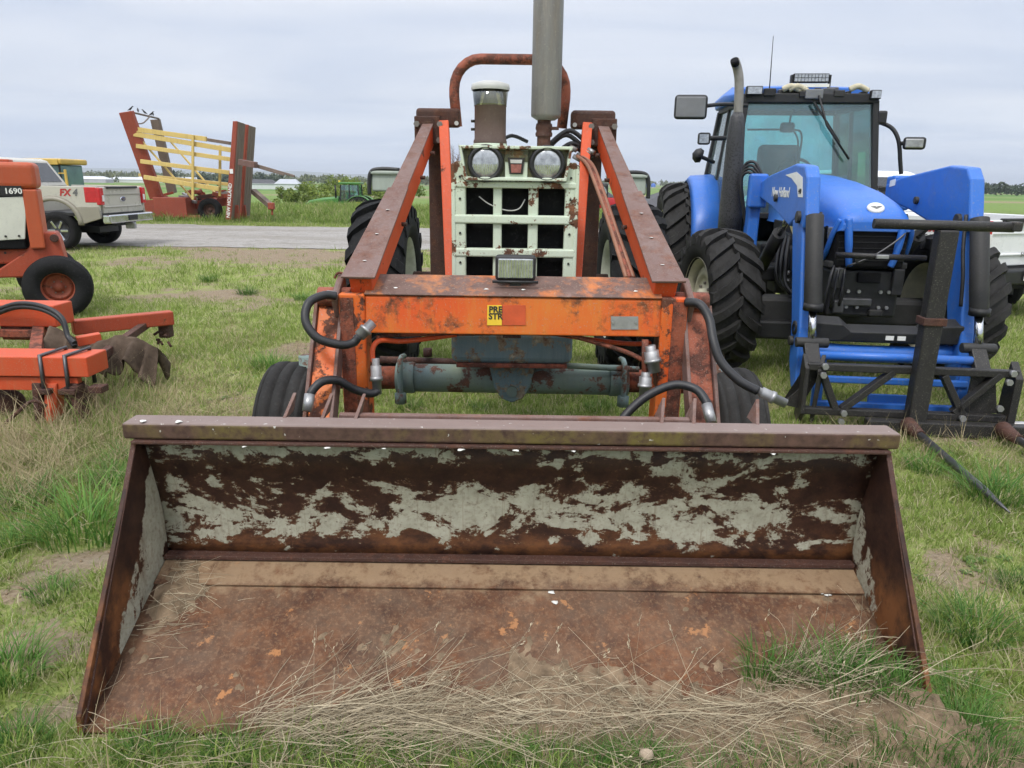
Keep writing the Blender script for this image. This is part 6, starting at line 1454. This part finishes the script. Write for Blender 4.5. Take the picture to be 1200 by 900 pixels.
# yellow windrower behind the tan pickup
p_ = P(45, 214, 30); C = thing('yellow_harvester', 'yellow harvester with a green tinted cab parked behind the pickup', 'harvester', (p_.x, 30, 0))
zc = P(60, 186, 30).z; xr = P(72, 200, 30).x - p_.x; xl = P(55, 200, 30).x - p_.x
MB().box(((xr + xl - 1.6) / 2 - .2, .8, zc - .10), (xr - xl + 2.2, 1.9, .22)).build('cab_roof', 'combine_yellow', C, .06)
MB().box((xr - .30, -.17, zc - .12), (.62, .06, .22)).build('roof_front', 'combine_yellow', C, .02); MB().box((xl - .75, .9, 1.5), (1.4, 1.5, 1.2)).build('engine_body', 'combine_yellow', C, .06)
MB().box(((xr + xl) / 2 + .02, .75, zc - .85), (xr - xl - .04, 1.5, 1.25)).build('cab', 'teal_glass', C, .05)
for x in (xl, xr - .05): MB().box((x, -.02, zc - .8), (.06, .06, 1.3)).build('cab_post', 'soft_black', C, .01)
for z in (zc - .55, zc - .95, zc - 1.3): MB().box((xr + .05, -.06, z), (.30, .05, .05)).build('ladder_rung', 'combine_yellow', C, .01)
MB().box((xr + .18, -.06, zc - .98), (.09, .07, 1.15)).build('ladder_rail', 'combine_yellow', C, .01); MB().box((0, .8, .85), (2.6, 1.6, .5)).build('chassis', 'combine_yellow', C, .05)
for x in (-1.0, .9): wheel('wheel', C, (x, .0, .55), (0, -1, 0), .55, .4, .3, 'lug', 'black_rubber', 'combine_yellow', 16, .04, nuts=0)
# low shed with dark hipped roof
def shed(name, label, c, w, d, hw, hr, wall, roof, cat='shed', group=None, door=True, rz=0):
    o = thing(name, label, cat, c, rz, group)
    MB().box((0, 0, hw / 2), (w, d, hw)).build('wall', wall, o)
    e = .25 * min(1, w / 8); rf = MB().loft([[V((-w / 2 - e, -d / 2 - e, hw)), V((w / 2 + e, -d / 2 - e, hw)), V((w / 2 + e, d / 2 + e, hw)), V((-w / 2 - e, d / 2 + e, hw))], [V((-w / 2 + d * .35, -.05, hw + hr)), V((w / 2 - d * .35, -.05, hw + hr)), V((w / 2 - d * .35, .05, hw + hr)), V((-w / 2 + d * .35, .05, hw + hr))]], smooth=False).build('roof', roof, o)
    MB().box((0, -d / 2 - e + .02, hw - .04), (w + 2 * e, .06, .14)).build('fascia', 'wall_white', rf)
    if door: MB().box((w * .28, -d / 2 - .02, hw * .42), (w * .10, .05, hw * .8)).build('door', 'wall_grey', o)
    return o
a = P(747, 243, 33); zt_ = a.z
gb = gz(a.x, 33); shed('low_shed', 'low white shed with a dark hipped roof beyond the gravel road', (a.x + 3.8, 35.2, gb - .2), 7.2, 4.4, zt_ - gb + .2, .78, 'wall_white', 'roof_dark')
# distant farm buildings
fb = [(150, 211.5, 520, 34, 3.0), (110, 213, 470, 20, 3.2), (180, 212, 560, 26, 3.5), (95, 212, 500, 14, 3), (220, 213, 520, 22, 3.4), (306, 218, 300, 13, 3.0), (338, 219, 290, 9, 3.2), (130, 206, 900, 20, 5), (60, 212, 520, 18, 3)]
lab = ['long white roofed barn on the valley floor', 'grey farm shed beside the long pale barn', 'wide pale farm building before the woods', 'small white house near the yellow harvester', 'low farm building seen through the wagon rails', 'white barn with a dark roof beside the wagon rack', 'small white outbuilding by the bushes', 'white roofed building high among the far woods', 'pale building at the edge of the green field']
for (px, py, Y, w, hh), l in zip(fb, lab):
    q_ = P(px, py, Y); shed('farm_building', l, (q_.x, Y, gz(q_.x, 399)), w, w * .45, hh * .7, hh * .55, 'wall_white' if w != 20 else 'wall_grey', 'roof_metal' if w in (34, 20, 26, 18) else 'wall_grey' if w != 13 else 'roof_dark', 'building', None, False)
# two blue storage towers far off on the right
for px in (757.5, 765.5):
    q_ = P(px, 219, 620); zt_ = P(px, 216.5, 620).z; z0 = gz(q_.x, 399); o = thing('storage_tower', 'tall blue storage silo standing on the far plain', 'silo', (q_.x, 620, z0), 0, 'blue silos on the plain')
    MB().lathe([(1.9, 0), (1.9, zt_ - z0), (1.2, zt_ - z0 + .9), (.01, zt_ - z0 + 1.2)], (0, 0, 0), (0, 0, 1), 18).build('drum', 'tower_blue', o); MB().lathe([(1.95, .0), (1.95, .5)], (0, 0, 0), (0, 0, 1), 18).build('base_ring', 'wall_grey', o)
# parked cars
plain('car_white', (.72, .73, .75), .3, var=.05)
def car(label, loc, rz, paint, name='parked_car'):
    o = thing(name, label, 'car', loc, rz)
    b = MB().loft([[V((-w, y, .32)), V((-w * 1.02, y, .55)), V((-w * .97, y, z)), V((w * .97, y, z)), V((w * 1.02, y, .55)), V((w, y, .32))] for y, w, z in ((-2.15, .70, .66), (-2.0, .84, .80), (-1.0, .89, .92), (.2, .89, .94), (1.5, .88, .95), (2.05, .82, .90), (2.15, .72, .70))]).build('body', paint, o, .03, 3)
    MB().loft([[V((-.80, y0, .92)), V((.80, y0, .92)), V((.80, y1, .92)), V((-.80, y1, .92))] if k == 0 else [V((-.60, y0, z)), V((.60, y0, z)), V((.60, y1, z)), V((-.60, y1, z))] for k, (y0, y1, z) in enumerate(((-1.0, 1.7, .92), (-.25, 1.15, 1.38)))], smooth=False).build('glasshouse', 'glass_dark', o, .04)
    MB().box((0, .45, 1.395), (1.16, 1.3, .04)).build('roof', paint, o, .015)
    for s in (-1, 1):
        for y in (-1.35, 1.35):
            w_ = MB().lathe([(.20, .08), (.19, .03), (.05, .06), (.001, .06)], (s * .80, y, .32), (s, 0, 0), 22).build('wheel', 'steel', o); MB().lathe([(.20, .09), (.29, .10), (.32, .07), (.32, -.07), (.29, -.10), (.20, -.09)], (s * .80, y, .32), (s, 0, 0), 26).build('tyre', 'black_rubber', w_)
        MB().box((s * .60, -2.08, .66), (.26, .12, .10)).build('headlight', 'lens_glass', o, .02)
    return o
q_ = P(701, 246, 44); car('small red car parked across the road behind the mint tractor', (q_.x, 44, gz(q_.x, 44)), math.radians(90), 'car_red')
q_ = G(789, 300); car('white car nosing out behind the blue tractor rear wheel', (q_.x + 2.35, 15.2, 0), math.radians(90), 'car_white')

# stones showing in the grass below the bucket lip
plain('stone_tan', (.42, .33, .24), .9, var=.3, scale=18, bump=.5)
for k, (px, py, r_, l) in enumerate(((757, 893, .022, 'rounded tan stone in the grass below the bucket lip'), (368, 848, .016, 'small pale stone at the edge of the matted straw'))):
    q_ = G(px, py); rings = [[V((math.cos(a) * r_ * q * (1 + .2 * math.sin(3 * a + k)), math.sin(a) * r_ * q * .8, h * r_)) for a in np.linspace(0, 6.283, 11)[:-1]] for h, q in ((-.3, .8), (.2, 1.0), (.7, .8), (1.0, .3))]
    o = MB().loft(rings).build('stone', 'stone_tan', None, .004); o.location = (q_.x, q_.y, .02); tag(o, l, 'stone')
# ================================================================== thin air: far things fade a little
t = NT('thin_haze'); t.t.nodes.remove(t.b); pv = t.n('ShaderNodeVolumePrincipled'); pv.inputs['Color'].default_value = (.80, .86, .95, 1); pv.inputs['Density'].default_value = .00022; pv.inputs['Anisotropy'].default_value = .2
t.l(pv.outputs[0], t.t.nodes['Material Output'].inputs['Volume'])
o = MB().box((0, 5000, 44.5), (26000, 16000, 111)).build('haze', 'thin_haze'); tag(o, 'thin pale haze over the valley', None, None, 'stuff')
